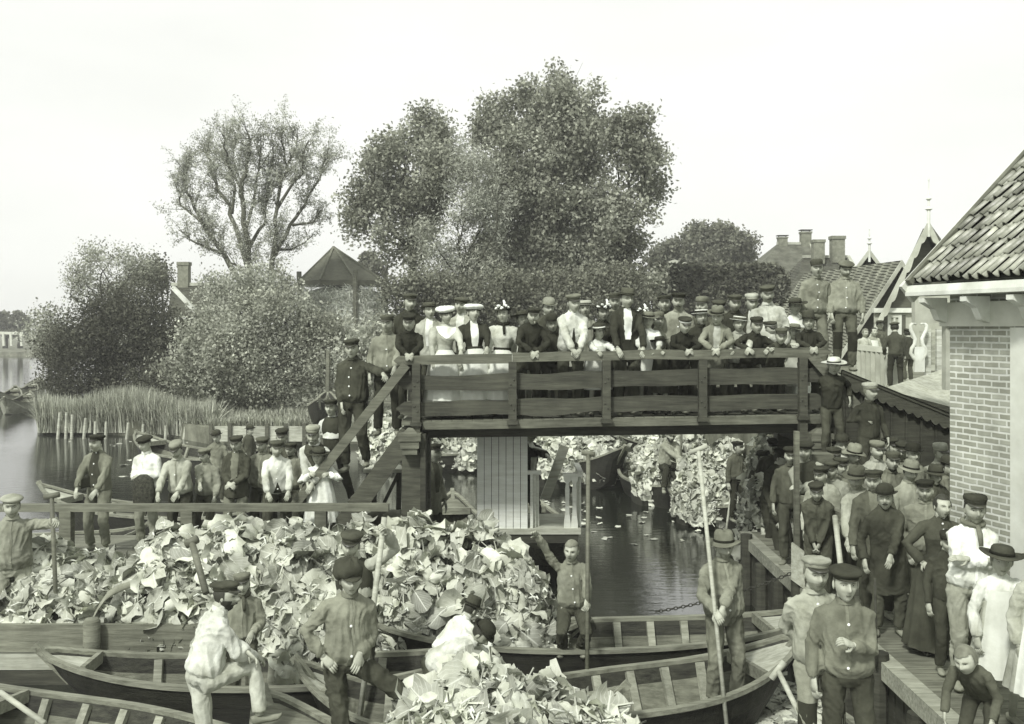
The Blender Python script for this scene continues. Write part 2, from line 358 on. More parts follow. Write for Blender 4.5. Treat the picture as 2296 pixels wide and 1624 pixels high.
make_tree('bush', 'pale low bush at the left end of the reed bank', 46, 110, 800,
  [(120,720,40,35),(90,760,35,40),(130,770,40,40),(75,720,25,20)], LM_sil, .13, 560, .1, 36, gap=.2, cat='bush')
make_tree('bush', 'bush at the water edge left of the steps', 36, 815, 820,
  [(805,770,40,45),(845,790,45,50),(850,745,40,40),(790,820,45,40),(850,840,50,40)], LM_wil, .16, 600, .1, 37, gap=.2, cat='bush')
# tree behind the hedge, far trees
make_tree('round_tree', 'round leafy tree standing behind the clipped hedge', 78, 1590, 600,
  [(1590,530,55,35),(1535,550,60,40),(1640,550,55,40),(1500,580,50,35),(1590,585,70,35),(1670,585,35,30)], LM_mid, .3, 400, .2, 38, gap=.15, shell=.6)
for i, (x, r, lab) in enumerate(((12,30,'leftmost far tree beyond the canal, paled by haze'), (45,24,'far tree at the canal bend, just left of the bushes'))):
    make_tree('far_tree', lab, 150, x, 720, [(x,712,r,16),(x-10,722,r*.8,14),(x+12,724,r*.7,12),(x-4,738,r*.9,14),(x+6,748,r*.8,12)], LM_far, .7, 60, .3, 40+i, gap=.05, shell=.6, clump=0, group='far trees beyond the canal')
make_tree('far_tree', 'leafy far crown seen between the hay barn and the poplar', 80, 830, 620, [(830,590,30,25),(815,610,30,25),(850,605,30,25)], LM_far, .35, 200, .2, 44, gap=.1, shell=.6, clump=0)

# ---------- clipped hedge behind the bridge
def hedge():
    rng = np.random.default_rng(51); d = 48
    x0, x1 = px(1468,d), px(1768,d); zt = pz(598,d); y0, y1 = d, d+1.6
    n = 26000; P = []
    u = rng.random(n); w_ = rng.random(n)
    # front, top, right end, with rounded corner
    f = int(n*.62); t = int(n*.25)
    X = x0+(x1-x0)*u; Z = .6+(zt-.6)*w_
    p1 = np.stack([X[:f], np.full(f, y0), Z[:f]], 1); p2 = np.stack([X[f:f+t], y0+1.6*w_[f:f+t], np.full(t, zt)], 1)
    k = n-f-t; p3 = np.stack([np.full(k, x1), y0+1.6*u[f+t:], Z[f+t:]], 1)
    p = np.concatenate([p1,p2,p3])
    rr = .55; ov = np.clip((p[:,0]-(x1-rr))/rr, 0, 1)*np.clip((p[:,2]-(zt-rr))/rr, 0, 1)
    p[:,0] -= ov*.25; p[:,2] -= ov*.25
    p += rng.normal(size=p.shape)*.07
    root = empty('clipped_hedge', ((x0+x1)/2, d+.8, .55), 'long clipped dark hedge with rounded end behind the bridge crowd', 'hedge')
    c = np.array(root.location); v, q = leaf_cloud(p-c, .25, .6, rng=rng); npmesh('foliage', v, q, LM_hedge, root)
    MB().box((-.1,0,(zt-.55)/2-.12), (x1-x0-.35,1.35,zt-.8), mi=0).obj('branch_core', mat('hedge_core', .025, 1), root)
    MB().tube([(0,0,-.1),(0,0,1.5)], .1).obj('stem', m_bark, root)
hedge()

# ---------- reeds and bank grass
def blades(name, pts, h, lean, width, m, kind='stuff', rng=RNG):
    n = len(pts); hh = h*rng.uniform(.6,1.2,n); a = rng.uniform(0,2*np.pi,n); ln = lean*rng.normal(size=n)
    d = np.stack([np.cos(a),np.sin(a),np.zeros(n)],1); s = np.stack([-np.sin(a),np.cos(a),np.zeros(n)],1)*width
    v = np.empty((n,6,3))
    for i, (t, wd) in enumerate(((0,1),(.55,.8),(1,.1))):
        c = pts+np.array([0,0,1.])*(hh*t*(1-.25*abs(ln)*t))[:,None]+d*(hh*ln*t*t)[:,None]
        v[:,i*2] = c-s*wd; v[:,i*2+1] = c+s*wd
    b = (np.arange(n)*6)[:,None]
    q = np.concatenate([b+np.array([[0,1,3,2]]), b+np.array([[2,3,5,4]])])
    return tag(npmesh(name, v.reshape(-1,3), q, m), kind=kind)
m_reed = mat('reed_blade', .36, .8, .3, 1, island=.55, trans=.2)
rng = np.random.default_rng(61)
n = 11000; u = rng.random(n); xs = 85+u*400; 
dd = 35.6+rng.random(n)*2.6-1.8*np.clip((u-.55)/.45,0,1)
h_ = np.stack([(xs-HX)/F*dd, dd, np.full(n,.1)],1)
o = blades('reed_belt', h_, 1.3*(1-.15*np.sin(u*9)), .38, .022, m_reed, rng=rng); o['label'] = 'belt of tall reeds along the bank on the left'
n = 9000; xs = 470+rng.random(n)*460; dd = 33.3+rng.random(n)**1.5*5; 
blades('bank_grass', np.stack([(xs-HX)/F*dd, dd, np.full(n,.55)],1), .32, .5, .018, m_reed, rng=rng)['label'] = 'rough grass on the yard behind the jetty'
n = 16000; X_ = 4.8+rng.random(n)*11; Y_ = 16.5+rng.random(n)*9; ok = ~((Y_ > 21.5-.28*(X_-6.5)) & (X_ > 6)) & (Y_ > 18.0-.55*(X_-4.6))
blades('dike_grass', np.stack([X_,Y_,np.full(n,2.62)],1)[ok], .13, .6, .009, mat('dike_grass_blade', .16, .8, .3, 1, island=.5), rng=rng)['label'] = 'short grass on the dike at the right'

# stakes in front of the reeds
m_stake = wood('weathered_stake', .38, .3)
for i, (x, y0, y1) in enumerate(((128,925,962),(147,925,960),(160,930,962),(186,938,968),(212,945,968),(236,946,972),(282,948,985),(319,952,985),(370,955,985),(410,957,988),(452,962,990))):
    d = 34.6-.02*i; b = pt(x,y1,d); b.z = -.3; t = pt(x+(6 if i%3==0 else 2),y0,d)
    o = MB().tube([Vector((0,0,0)), (t-b)*.5, t-b], [.058,.052,.045], 7).obj('mooring_stake', m_stake, None, False, b)
    tag(o, ('weathered stake in the water before the reeds, number %d' % (i+1)) , 'stake', 'weathered stakes along the reed bank')
    o['label'] = 'pale weathered stake standing in the water along the reed edge'
# wooden quay boards on the yard shore
def quay():
    root = empty('yard_quay', (px(590,32.6),32.4,0), 'low pale plank quay along the yard behind the jetty', 'quay')
    mb = MB(); x0 = px(475,32.4)-root.location.x; x1 = px(850,32.4)-root.location.x
    n = 9
    for k in range(n):
        a = x0+(x1-x0)*k/n; b_ = x0+(x1-x0)*(k+.96)/n; 
        MB().box(((a+b_)/2, 0, .42), (b_-a, .07, .5), Matrix.Rotation(.0,3,'Y')).obj('board', wood('quay_board', .36), root)
    for k in range(n+1): MB().box((x0+(x1-x0)*k/n, -.07, .32), (.12,.1,.9)).obj('pile', wood('dark_pile', .08), root)
quay()

# white railing of a far footbridge at the canal bend
rl = empty('far_white_railing', (px(20,112),112,.5), 'tiny white railing far off where the canal bends', 'railing'); o_ = -rl.location
MB().beam(pt(-30,746,112)+o_, pt(52,748,112)+o_, .15, .3).obj('rail', mat('far_white', .5,.8,.1), rl)
for x in (7,24,47): MB().beam(pt(x,746,112)+o_, pt(x+2,776,112)+o_, .25,.25, up=(0,1,0)).obj('post', mat('far_white', .7), rl)
# thin river air
hz = MB().box((5,150,9.5), (560,420,21.5)); 
m = bpy.data.materials.new('haze_air'); m.use_nodes = True; N = m.node_tree.nodes; N.remove(N['Principled BSDF']); pv = N.new('ShaderNodeVolumePrincipled')
pv.inputs['Color'].default_value = (.96,.97,.94,1); pv.inputs['Density'].default_value = .0012; pv.inputs['Anisotropy'].default_value = 0
m.node_tree.links.new(pv.outputs[0], N['Material Output'].inputs['Volume']); hz.obj('haze', m)['kind'] = 'stuff'
# ---------- materials for timber and masonry
m_tar = wood('tarred_wood', .045, .45); m_tarx = woodx('tarred_plank', .05, .5)
m_grey = wood('grey_wood', .14, .4); m_greyx = woodx('grey_plank', .15, .45)
m_pale = woodx('pale_plank', .36, .3); m_white = mat('white_paint', .62, .6, .22, 2, .1, 20); m_trim = mat('aged_white_trim', .42, .7, .2, 2, .1, 20); m_black = mat('black_gap', .02, .9, .2)
m_rail = woodx('hand_rail_wood', .15, .4)
def brick_mat(name, v1, v2, mortar, bw_, bh, ms):
    m = bpy.data.materials.new(name); m.use_nodes = True; N = m.node_tree.nodes; L = m.node_tree.links; b = N['Principled BSDF']
    tc = N.new('ShaderNodeTexCoord'); br = N.new('ShaderNodeTexBrick'); nd = N.new('ShaderNodeTexNoise'); nd.inputs['Scale'].default_value = 7; L.new(tc.outputs['UV'], nd.inputs['Vector']); sd_ = N.new('ShaderNodeVectorMath'); sd_.operation = 'SCALE'; sd_.inputs['Scale'].default_value = .014; L.new(nd.outputs['Color'], sd_.inputs[0]); ad_ = N.new('ShaderNodeVectorMath'); L.new(tc.outputs['UV'], ad_.inputs[0]); L.new(sd_.outputs[0], ad_.inputs[1]); L.new(ad_.outputs[0], br.inputs['Vector'])
    br.inputs['Color1'].default_value = tone(v1); br.inputs['Color2'].default_value = tone(v2); br.inputs['Mortar'].default_value = tone(mortar)
    br.inputs['Scale'].default_value = 1; br.inputs['Mortar Size'].default_value = ms; br.inputs['Mortar Smooth'].default_value = .2
    br.inputs['Brick Width'].default_value = bw_; br.inputs['Row Height'].default_value = bh
    n = N.new('ShaderNodeTexNoise'); n.inputs['Scale'].default_value = 9; n.inputs['Detail'].default_value = 6; L.new(tc.outputs['UV'], n.inputs['Vector'])
    mx = N.new('ShaderNodeMix'); mx.data_type = 'RGBA'; mx.blend_type = 'OVERLAY'; mx.inputs[0].default_value = .35
    L.new(br.outputs['Color'], mx.inputs[6]); L.new(n.outputs['Fac'], mx.inputs[7]); n3 = N.new('ShaderNodeTexNoise'); n3.inputs['Scale'].default_value = 1.1; n3.inputs['Detail'].default_value = 7; L.new(tc.outputs['UV'], n3.inputs['Vector'])
    m3 = N.new('ShaderNodeMapRange'); m3.inputs[1].default_value = .35; m3.inputs[2].default_value = .7; m3.inputs[3].default_value = .72; m3.inputs[4].default_value = 1.15; L.new(n3.outputs['Fac'], m3.inputs[0])
    v3 = N.new('ShaderNodeVectorMath'); v3.operation = 'SCALE'; L.new(mx.outputs[2], v3.inputs[0]); L.new(m3.outputs[0], v3.inputs['Scale']); L.new(v3.outputs[0], b.inputs['Base Color'])
    bp = N.new('ShaderNodeBump'); bp.inputs['Strength'].default_value = .8; bp.inputs['Distance'].default_value = .012; bp.invert = True
    ad = N.new('ShaderNodeMath'); ad.operation = 'MULTIPLY_ADD'; ad.inputs[1].default_value = .25; L.new(n.outputs['Fac'], ad.inputs[0]); L.new(br.outputs['Fac'], ad.inputs[2])
    L.new(ad.outputs[0], bp.inputs['Height']); L.new(bp.outputs[0], b.inputs['Normal']); b.inputs['Roughness'].default_value = .9
    return m
def uvquad(name, P, uv, m, parent):
    o = npmesh(name, np.array([tuple(p) for p in P], dtype=float), np.array([[0,1,2,3]]), m, parent, uv=np.array(uv, dtype=float)); return o

# ---------- brick house at the right edge, its eave and pantiled roof
U = Vector((.287,-.958,0)); Mv = Vector((.958,.287,0)); P0 = Vector((4.82,10.8,0)); TAN = .94
hs = empty('brick_house', (P0.x,P0.y,.92), 'pale brick house with white gutter and pantiled roof at the right edge', 'house')
off = -hs.location
def hp(u, o, z): return P0+U*u+Mv*o+Vector((0,0,z))+off       # along the wall, into the house, height
LEN = 6.0; ZT = 4.02
m_brick = brick_mat('pale_brick', .42, .28, .66, .205, .066, .012)
ring = [(0,0),(LEN,0),(LEN,5),(0,5)]
zb = .3
V = []; Q = []; UVs = []
for k in range(4):
    a, b_ = ring[k], ring[(k+1)%4]; i = len(V); ln = math.dist(a,b_)
    V += [hp(*a,zb), hp(*b_,zb), hp(*b_,ZT+.5), hp(*a,ZT+.5)]; UVs += [(0,zb),(ln,zb),(ln,ZT+.5),(0,ZT+.5)]; Q.append([i,i+1,i+2,i+3])
npmesh('brick_wall', np.array([tuple(v) for v in V]), np.array(Q), m_brick, hs, uv=np.array(UVs))
# far gable triangle, boarded white
gz = 4.45+TAN*2.85
MB().add([hp(-.012,-.02,ZT-.05), hp(-.012,5.02,ZT-.05), hp(-.012,2.5,ZT+2.9)], [(0,1,2)]).add([hp(.05,-.02,ZT-.05), hp(.05,5.02,ZT-.05), hp(.05,2.5,ZT+2.9)], [(2,1,0)]).obj('gable_boarding', m_white, hs)
# frieze board under the gutter with brackets, corner pilaster, door frame
MB().beam(hp(-.06,-.045,4.12), hp(LEN,-.045,4.12), .09, .26).obj('frieze_board', mat('frieze_paint', .5, .6, .12, 3, .1), hs)
for k in range(7):
    u = .02+k*.62
    mb = MB(); pr = [(0,0),(-.30,0),(-.30,-.05),(-.16,-.12),(-.1,-.24),(0,-.27)]
    mb.loft([[hp(u+s, -.09+o, 4.30+z) for o, z in pr] for s in (-.045,.045)]).obj('gutter_bracket', m_white, hs)
mb = MB(); prof = [(-.12,.02),(-.41,.02),(-.41,.06),(-.39,.135),(-.36,.135),(-.35,.07),(-.15,.07),(-.14,.135),(-.12,.135)]
mb.loft([[hp(u, o, 4.305+z) for o, z in prof] for u in (-.22, LEN)]).obj('gutter', m_white, hs)
MB().beam(hp(1.06,-.03,.9), hp(1.06,-.03,3.98), .24, .1, up=tuple(Mv)).obj('door_frame', mat('frame_paint', .6, .6, .12, 3, .1), hs)
MB().beam(hp(1.65,-.012,.9), hp(1.65,-.012,3.8), .92, .05, up=tuple(Mv)).obj('door', mat('door_paint', .25, .5, .1), hs)
# roof: pantiles in S-profile rows, each tile lapping the one below
def roof():
    tw, tl = .135, .26; nu = int((LEN+.3)/tw); no = 14; rng = np.random.default_rng(5)
    V = []; Q = []; nseg = 7
    cp, sp = math.cos(math.atan(TAN)), math.sin(math.atan(TAN))
    up = Mv*cp+Vector((0,0,sp)); nn = -Mv*sp+Vector((0,0,cp))
    E = P0+U*(-.19)+Mv*(-.34)+Vector((0,0,4.47))+off
    prof = [(0,.0),(.12,-.026),(.3,-.036),(.48,-.027),(.62,.008),(.76,.042),(.92,.042),(1.06,.012)]
    for i in range(nu):
        for j in range(no):
            j_ = rng.normal()*.011; dz = rng.normal()*.006; sk = rng.normal()*.014
            o = len(V)
            for e, (s, lift) in enumerate(((0,.030),(0,.012),(1.12,-.004))):
                for q, (a, h) in enumerate(prof):
                    V.append(tuple(E+U*((i+a)*tw+sk*s)+up*((j+s)*tl+j_)+nn*(h+lift+dz+.03)))
            n = len(prof)
            for e in range(2):
                for q in range(n-1):
                    if e == 0: Q.append((o+n+q, o+n+q+1, o+q+1, o+q))
                    else: Q.append((o+q, o+q+1, o+2*n+q+1, o+2*n+q))
    # the dark front lip under each tile end is row e=0/1
    npmesh('roof_tiles', np.array(V), np.array(Q), mat('pantile', .24, .42, .55, 3.5, .35, 30, island=.28, spec=.5), hs)
    d = MB()
    d.add([E+nn*-.005, E+U*(LEN+.3)+nn*-.005, E+U*(LEN+.3)+up*4.0+nn*-.005, E+up*4.0+nn*-.005], [(0,1,2,3)])
    R2 = lambda u,o,z: hp(u,o,z)
    top = E+up*4.0; 
    d.add([top, top+U*(LEN+.3), top+U*(LEN+.3)+Mv*2.9-Vector((0,0,2.7)), top+Mv*2.9-Vector((0,0,2.7))], [(3,2,1,0)])
    d.obj('roof_deck', m_black, hs)
    # barge boards on the far gable: white outer board and dark inner
    a = E+U*-.04+up*-.12+nn*-.06; MB().beam(a, a+up*4.2, .05, .24, up=tuple(nn)).obj('barge_board', m_white, hs)
    a = E+U*.03+up*-.05+nn*.05; MB().beam(a, a+up*4.1, .07, .07, up=tuple(nn)).obj('verge_tiles', mat('verge_tile', .12, .8, .3), hs)
roof()

# ---------- dark boarded shed behind the dock crowd
sh = empty('tarred_shed', (4.75,14.5,.92), 'black tarred plank shed with scalloped gable board behind the dock crowd', 'shed')
o_ = -sh.location
ap = pt(1888,838,14.4); rt = pt(2150,944,14.4); lf = pt(1640,940,14.4)
mb = MB(); W = [Vector((4.45,14.5,.9)), Vector((7.6,14.5,.9)), Vector((7.6,14.5,2.5)), ap+Vector((0,.1,-.06)), Vector((4.45,14.5,3.22))]
mb.loft([[p+o_ for p in W], [p+o_+Vector((0,.06,0)) for p in W]])
for k in range(14):
    x = 4.5+k*.22; zt = (3.25-(x-4.9)*.36) if x > 4.9 else 3.2
    mb.box(Vector((x,14.485,(.9+zt)/2))+o_, (.03,.03,zt-1.05))
mb.obj('board_wall', m_tar, sh)
mb = MB(); dv = (rt-ap); n = 14; top = []; bot = []
for k in range(n*6+1):
    t = k/(n*6); p = ap+dv*t*1.06; a = abs(math.sin(t*n*math.pi)); sc_ = .15+.05*a
    top.append(p+Vector((0,0,.05))); bot.append(p-Vector((0,0,sc_)))
fr = [(top[i]+o_, bot[i]+o_, bot[i]+o_+Vector((0,.05,0)), top[i]+o_+Vector((0,.05,0))) for i in range(len(top))]
mb.loft(fr).obj('barge_board', wood('shed_barge', .06), sh)
mb = MB(); b1 = ap+Vector((0,-.02,.06)); b2 = ap+dv*1.1+Vector((0,-.02,.06)); bk = Vector((.9,3.2,-.12))
mb.add([b1+o_, b2+o_, b2+bk+o_, b1+bk+o_], [(0,1,2,3)]).add([b1+o_-Vector((0,0,.05)), b2+o_-Vector((0,0,.05)), b2+bk+o_-Vector((0,0,.05)), b1+bk+o_-Vector((0,0,.05))], [(3,2,1,0)])
mb.add([b1+o_, b1+bk+o_, b1+bk+o_+Vector((-.5,0,-.4)), b1+o_+Vector((-.5,0,-.4))],[(0,1,2,3)])
mb.obj('roof', mat('shingle_roof', .26, .9, .25, 7, .6, 40), sh)

# ---------- houses on the far side of the dike
m_rtile = mat('grey_roof_tile', .17, .85, .35, 5, .8, 18, stretch=(1,1,1)); m_gboard = wood('green_gable_board', .085, .2)
def roof_mat(name, v, sc=5.0):
    m = mat(name, v, .85, .35, 2.0, 0); N = m.node_tree.nodes; L = m.node_tree.links
    b = N['Principled BSDF']; tc = N.new('ShaderNodeTexCoord')
    wv = N.new('ShaderNodeTexWave'); wv.bands_direction = 'Z'; wv.inputs['Scale'].default_value = sc*.62; wv.inputs['Distortion'].default_value = .6
    wx = N.new('ShaderNodeTexWave'); wx.bands_direction = 'X'; wx.inputs['Scale'].default_value = sc; wx.inputs['Distortion'].default_value = .4
    L.new(tc.outputs['Object'], wv.inputs['Vector']); L.new(tc.outputs['Object'], wx.inputs['Vector'])
    ad = N.new('ShaderNodeMath'); L.new(wv.outputs['Fac'], ad.inputs[0]); L.new(wx.outputs['Fac'], ad.inputs[1])
    bp = N.new('ShaderNodeBump'); bp.inputs['Strength'].default_value = 1; bp.inputs['Distance'].default_value = .06
    L.new(ad.outputs[0], bp.inputs['Height']); L.new(bp.outputs[0], b.inputs['Normal']); return m
RT = roof_mat('far_roof_tile', .2); RT2 = roof_mat('dark_roof_tile', .13)
def gable_house(label, apex, left, right, d, depth, zb, wallm, roofm, skew=0.0, trim=.16, scallop=False, finial=0, window=None, kind='house', lower=None):
    """front gable facing the camera; apex/left/right in photo units at distance d"""
    A, Lf, Rt = pt(*apex,d), pt(*left,d), pt(*right,d)
    root = empty(kind, ((Lf.x+Rt.x)/2, d, zb), label, 'house'); o = -root.location
    bk = Vector((skew*depth, depth, 0))
    W = [Vector((Lf.x+.15,d,zb)), Vector((Rt.x-.15,d,zb)), Vector((Rt.x-.15,d,Rt.z)), A, Vector((Lf.x+.15,d,Lf.z))]
    MB().loft([[p+o for p in W], [p+bk+o for p in W]]).obj('wall', wallm, root)
    up = Vector((0,0,.1)); fw = Vector((0,-.35,0))
    mb = MB()
    for E in (Lf, Rt):
        s = (E-A)*.08
        q = [A+up+fw, E+s+up+fw, E+s+up+bk, A+up+bk]
        mb.loft([[p+o for p in q], [p+o+Vector((0,0,.09)) for p in q]])
    mb.obj('roof', roofm, root)
    for E in (Lf, Rt):
        dv = (E-A)*1.08; top = []; n = max(4, int(dv.length/.45)); R_ = []
        for k in range(n*5+1):
            t = k/(n*5); w_ = trim+(.10*abs(math.sin(t*n*math.pi)) if scallop else 0)
            p = A+dv*t+up+Vector((0,-.42,.1)); dn = Vector((0,0,-w_*1.3))
            R_.append([p+o, p+dn+o, p+dn+Vector((0,.06,0))+o, p+Vector((0,.06,0))+o])
        MB().loft(R_).obj('barge_board', m_trim, root)
    if finial:
        h = finial*d/F; c = A+o+Vector((0,-.4,.2))
        MB().lathe([(.05,-.5),(.05,h*.22),(.11,h*.26),(.04,h*.32),(.03,h*.45),(.09,h*.5),(.025,h*.56),(.015,h*.9),(.03,h*.94),(.005,h)], 8, c).obj('finial', m_white, root)
    if window:
        x, y, w_, h_ = window; c = pt(x,y,d)+o+Vector((0,-.06,0)); W_, H_ = w_*d/F, h_*d/F
        fm = MB()
        for sx in (-1,1): fm.box(c+Vector((sx*W_/2,0,0)), (.1,.1,H_+.1))
        for sz in (-1,0,1): fm.box(c+Vector((0,.002,sz*H_/2)), (W_-.1,.09,.09))
        fm.box(c+Vector((0,.004,0)), (.06,.08,H_-.1))
        fo = fm.obj('window', m_white, root)
        MB().box(c+Vector((0,.03,0)), (W_-.1,.03,H_-.05)).obj('pane', mat('dark_glass', .04, .1, .2, 2, spec=.6), fo)
        for sx in (-1,1): MB().box(c+Vector((sx*W_*.82,-.01,0)), (W_*.42,.05,H_*1.05)).obj('shutter', m_gboard, root)
    if lower:
        y0 = pz(lower,d); MB().box(Vector(((Lf.x+Rt.x)/2, d-.03, (zb+y0)/2))+o, (Rt.x-Lf.x-.3,.05,y0-zb)).obj('lower_wall', mat('pale_wall', .4, .8, .12, 3), root)
        MB().box(Vector(((Lf.x+Rt.x)/2, d-.1, y0+.05))+o, (Rt.x-Lf.x-.2,.16,.14)).obj('cornice', m_white, root)
    return root, o
def chimney(root, o, x, ytop, ybot, wpx, d, m, cap=True):
    k = d/F; c = pt(x, ytop, d)+o; h = (ybot-ytop)*k; w_ = wpx*k
    mb = MB(); mb.box(c+Vector((0,0,-h/2)), (w_,w_*.8,h)); mb.box(c+Vector((0,0,-h*.06)), (w_*1.13,w_*.93,h*.12))
    ch = mb.obj('chimney', m, root)
    if cap: MB().box(c+Vector((0,0,.16*w_)), (w_*1.2,w_*.9,.05)).tube([c+Vector((-w_*.4,0,0)), c+Vector((-w_*.4,0,.17*w_))], .03,4).tube([c+Vector((w_*.4,0,0)), c+Vector((w_*.4,0,.17*w_))], .03,4).obj('chimney_cowl', m_tar, ch)
m_chim = mat('chimney_brick', .2, .9, .3, 6, .5, 30)
r, o = gable_house('green plank gabled house with tall spire and scalloped white boards', (2070,512), (1948,752), (2185,752), 30, 9, 2.6, m_gboard, RT2, .52, .2, True, 95, (2003,742,24,66), lower=700)
r, o = gable_house('narrow dark gabled house with a short white finial', (1941,572), (1858,680), (2030,690), 38, 10, 2.6, m_gboard, RT, .40, .17, False, 46)
r, o = gable_house('low gabled shed with plain white boards and tiled side roof', (2012,598), (1880,800), (2120,770), 33.5, 8, 2.6, m_gboard, RT, -.1, .17)
# long tiled farm roof with four chimneys seen from its side
def long_roof(label, ridge, eave, d, dep, zb, m, chims, hip=True):
    (xa,xb,yr), (xc,xd,ye) = ridge, eave
    R0, R1 = pt(xa,yr,d+dep), pt(xb,yr,d+dep); E0, E1 = pt(xc,ye,d), pt(xd,ye,d)
    root = empty('farm_house', ((E0.x+E1.x)/2, d+dep, zb), label, 'house'); o = -root.location
    B0 = Vector((E0.x, d+2*dep, E0.z)); B1 = Vector((E1.x, d+2*dep, E1.z))
    mb = MB(); V = [p+o for p in (E0,E1,R1,R0,B0,B1)]
    mb.add(V, [(0,1,2,3),(5,4,3,2),(4,0,3),(1,5,2)]).obj('roof', m, root)
    k = Vector((.2,.2,-.02)); mb = MB(); base = [Vector((E0.x+.2,d+.2,0)), Vector((E1.x-.2,d+.2,0)), Vector((E1.x-.2,d+2*dep-.2,0)), Vector((E0.x+.2,d+2*dep-.2,0))]
    mb.loft([[Vector((p.x,p.y,zb))+o for p in base], [Vector((p.x,p.y,E0.z-.05))+o for p in base]]).obj('wall', mat('pale_wall', .4, .8, .12, 3), root)
    MB().beam(R0+o+Vector((0,0,.05)), R1+o+Vector((0,0,.05)), .25, .16).obj('ridge_tiles', mat('ridge_tile', .4, .8, .2), root)
    MB().beam(E1+o+Vector((0.03,-.05,.06)), R1+o+Vector((.03,-.05,.06)), .2, .14).obj('hip_tiles', mat('ridge_tile', .4, .8, .2), root)
    for c in chims: chimney(root, o, *c[:4], d+dep+(c[4] if len(c) > 4 else 0), m_chim, c[5] if len(c) > 5 else True)
    return root
long_roof('steep tiled farmhouse roof with two capped chimneys beyond the hedge', (1742,1816,548), (1660,1850,660), 58, 5, 2.6, RT, [(1754,532,556,20,0),(1806,520,556,22,0)])
long_roof('dark tiled house roof carrying two tall stout chimneys', (1800,1900,578), (1770,1960,690), 52, 4, 2.6, RT2, [(1834,538,592,25,-.6,False),(1877,530,590,28,-.3,False)])
MB()
# small white object on hedge: ridge of a far roof
r, o = gable_house('far low roof with white ridge peeping over the hedge', (1510,590), (1470,604), (1560,604), 62, 6, .6, m_gboard, RT2, .2, .3)
# house with chimney among the bushes at the left
lr = long_roof('tiled cottage roof half hidden by bushes on the left bank', (385,500,640), (375,470,712), 46.5, 3, .5, RT2, [(413,588,652,24,0,False)])
MB().beam(pt(440,700,45.6)-lr.location, pt(388,645,46.2)-lr.location, .18,.16).obj('verge_board', m_white, lr)
# hay barn: eight-sided pointed roof on posts over a haystack
def haybarn():
    d = 52; c = pt(757,628,d); k = d/F; rx = 101*k; root = empty('hay_barn', (c.x,d+rx*.7,.55), 'open hay barn with dark pointed roof over a haystack', 'barn'); o = -root.location
    apx = pt(735,549,d); apx.y = d+rx*.7; mb = MB(); n = 8
    cx = Vector((pt(757,0,d).x, d+rx*.7, 0)); 
    ring = [cx+Vector((rx*1.02*math.cos(a),rx*.75*math.sin(a), pz(628,d))) for a in [math.pi*2*(i+.5)/n for i in range(n)]]
    for i in range(n):
        a, b_ = ring[i], ring[(i+1)%n]
        mb.add([a+o,b_+o,apx+o],[(0,1,2)]).add([a+o,b_+o,b_+o-Vector((0,0,.28)),a+o-Vector((0,0,.28))],[(3,2,1,0)])
    mb.add([p+o-Vector((0,0,.28)) for p in ring], [tuple(reversed(range(n)))])
    rf = mb.obj('roof', mat('barn_roof', .12, .8, .2, 4, .3, stretch=(1,1,3)), root)
    mb = MB()
    for p in ring: mb.beam(apx+o+Vector((0,0,.03)), p+o+Vector((0,0,.03)), .12, .08)
    mb.obj('hip_ridge', mat('barn_hip', .16, .8, .2), rf)
    for a in (ring[2]+o, ring[4]+o, ring[6]+o, ring[0]+o):
        MB().tube([Vector((a.x,a.y,0)), Vector((a.x,a.y,a.z+.5))], .14, 7).obj('post', m_grey, root)
    mb = MB(); mb.lathe([(rx*.86,0),(rx*.95,2.0),(rx*.97,3.6),(rx*.93,pz(634,d)-.55),(rx*.5,pz(622,d)-.5)], 28, cx+o, 1, .78)
    h = mb.obj('haystack', mat('hay', .5, .95, .45, 5, 1, 22, stretch=(1,1,.4)), root, True)
    rng = np.random.default_rng(8); n = 9000; a = rng.uniform(-math.pi, 0, n); z = rng.uniform(.3, pz(640,d)-.6, n)
    p = np.stack([rx*.96*np.cos(a)+cx.x+o.x, rx*.75*np.sin(a)+cx.y+o.y, z],1)
    v, q = leaf_cloud(p, .5, .06, rng=rng, flat=0); npmesh('hay_straw', v, q, mat('straw', .6, .9, .3, 3, island=.5), h)
haybarn()
MB().tube([(0,0,0),(.02,0,2.6)], [.11,.08], 7).obj('yard_post', m_grey, None, False, (px(735,36),36,.5)); 
bpy.data.objects['yard_post']['label'] = 'lone grey post standing in the yard behind the jetty'; bpy.data.objects['yard_post']['category'] = 'post'

# ---------- white rail, scroll fence and board fence on the dike
def dike_rail():
    d = 22; root = empty('white_road_rail', (px(1960,d),d,2.62), 'white painted road railing with flat balusters on the dike', 'railing'); o = -root.location
    a = pt(1915,778,d); b_ = pt(2012,788,d-.6); 
    MB().beam(a+o, b_+o, .14, .12).obj('rail', m_trim, root)
    for k in range(9):
        p = a.lerp(b_, (k+.3)/9); MB().box(Vector((p.x,p.y,(2.62+p.z)/2-.03))+o, (.17,.05,p.z-2.62)).obj('baluster', m_trim, root)
dike_rail()
def scroll_fence():
    d = 19.5; root = empty('scroll_fence_end', (px(2058,d),d,2.62), 'pair of white curled wooden scrolls ending the dike fence', 'fence'); o = -root.location
    for s, x0 in ((1,2045),(-1,2074)):
        pts = [pt(x0+s*a*.95, y, d)+o for a, y in ((10,728),(3,724),(-3,730),(-3,740),(2,750),(7,760),(6,772),(-1,782),(-3,792),(3,802),(10,812))]
        mb = MB(); mb.tube(pts, [.02,.032,.038,.038,.038,.038,.038,.038,.036,.034,.03], 8).obj('scroll', m_white, root, True)
    MB().box(pt(2061,806,d)+o, (.2,.06,.5)).obj('foot_post', m_white, root)
scroll_fence()
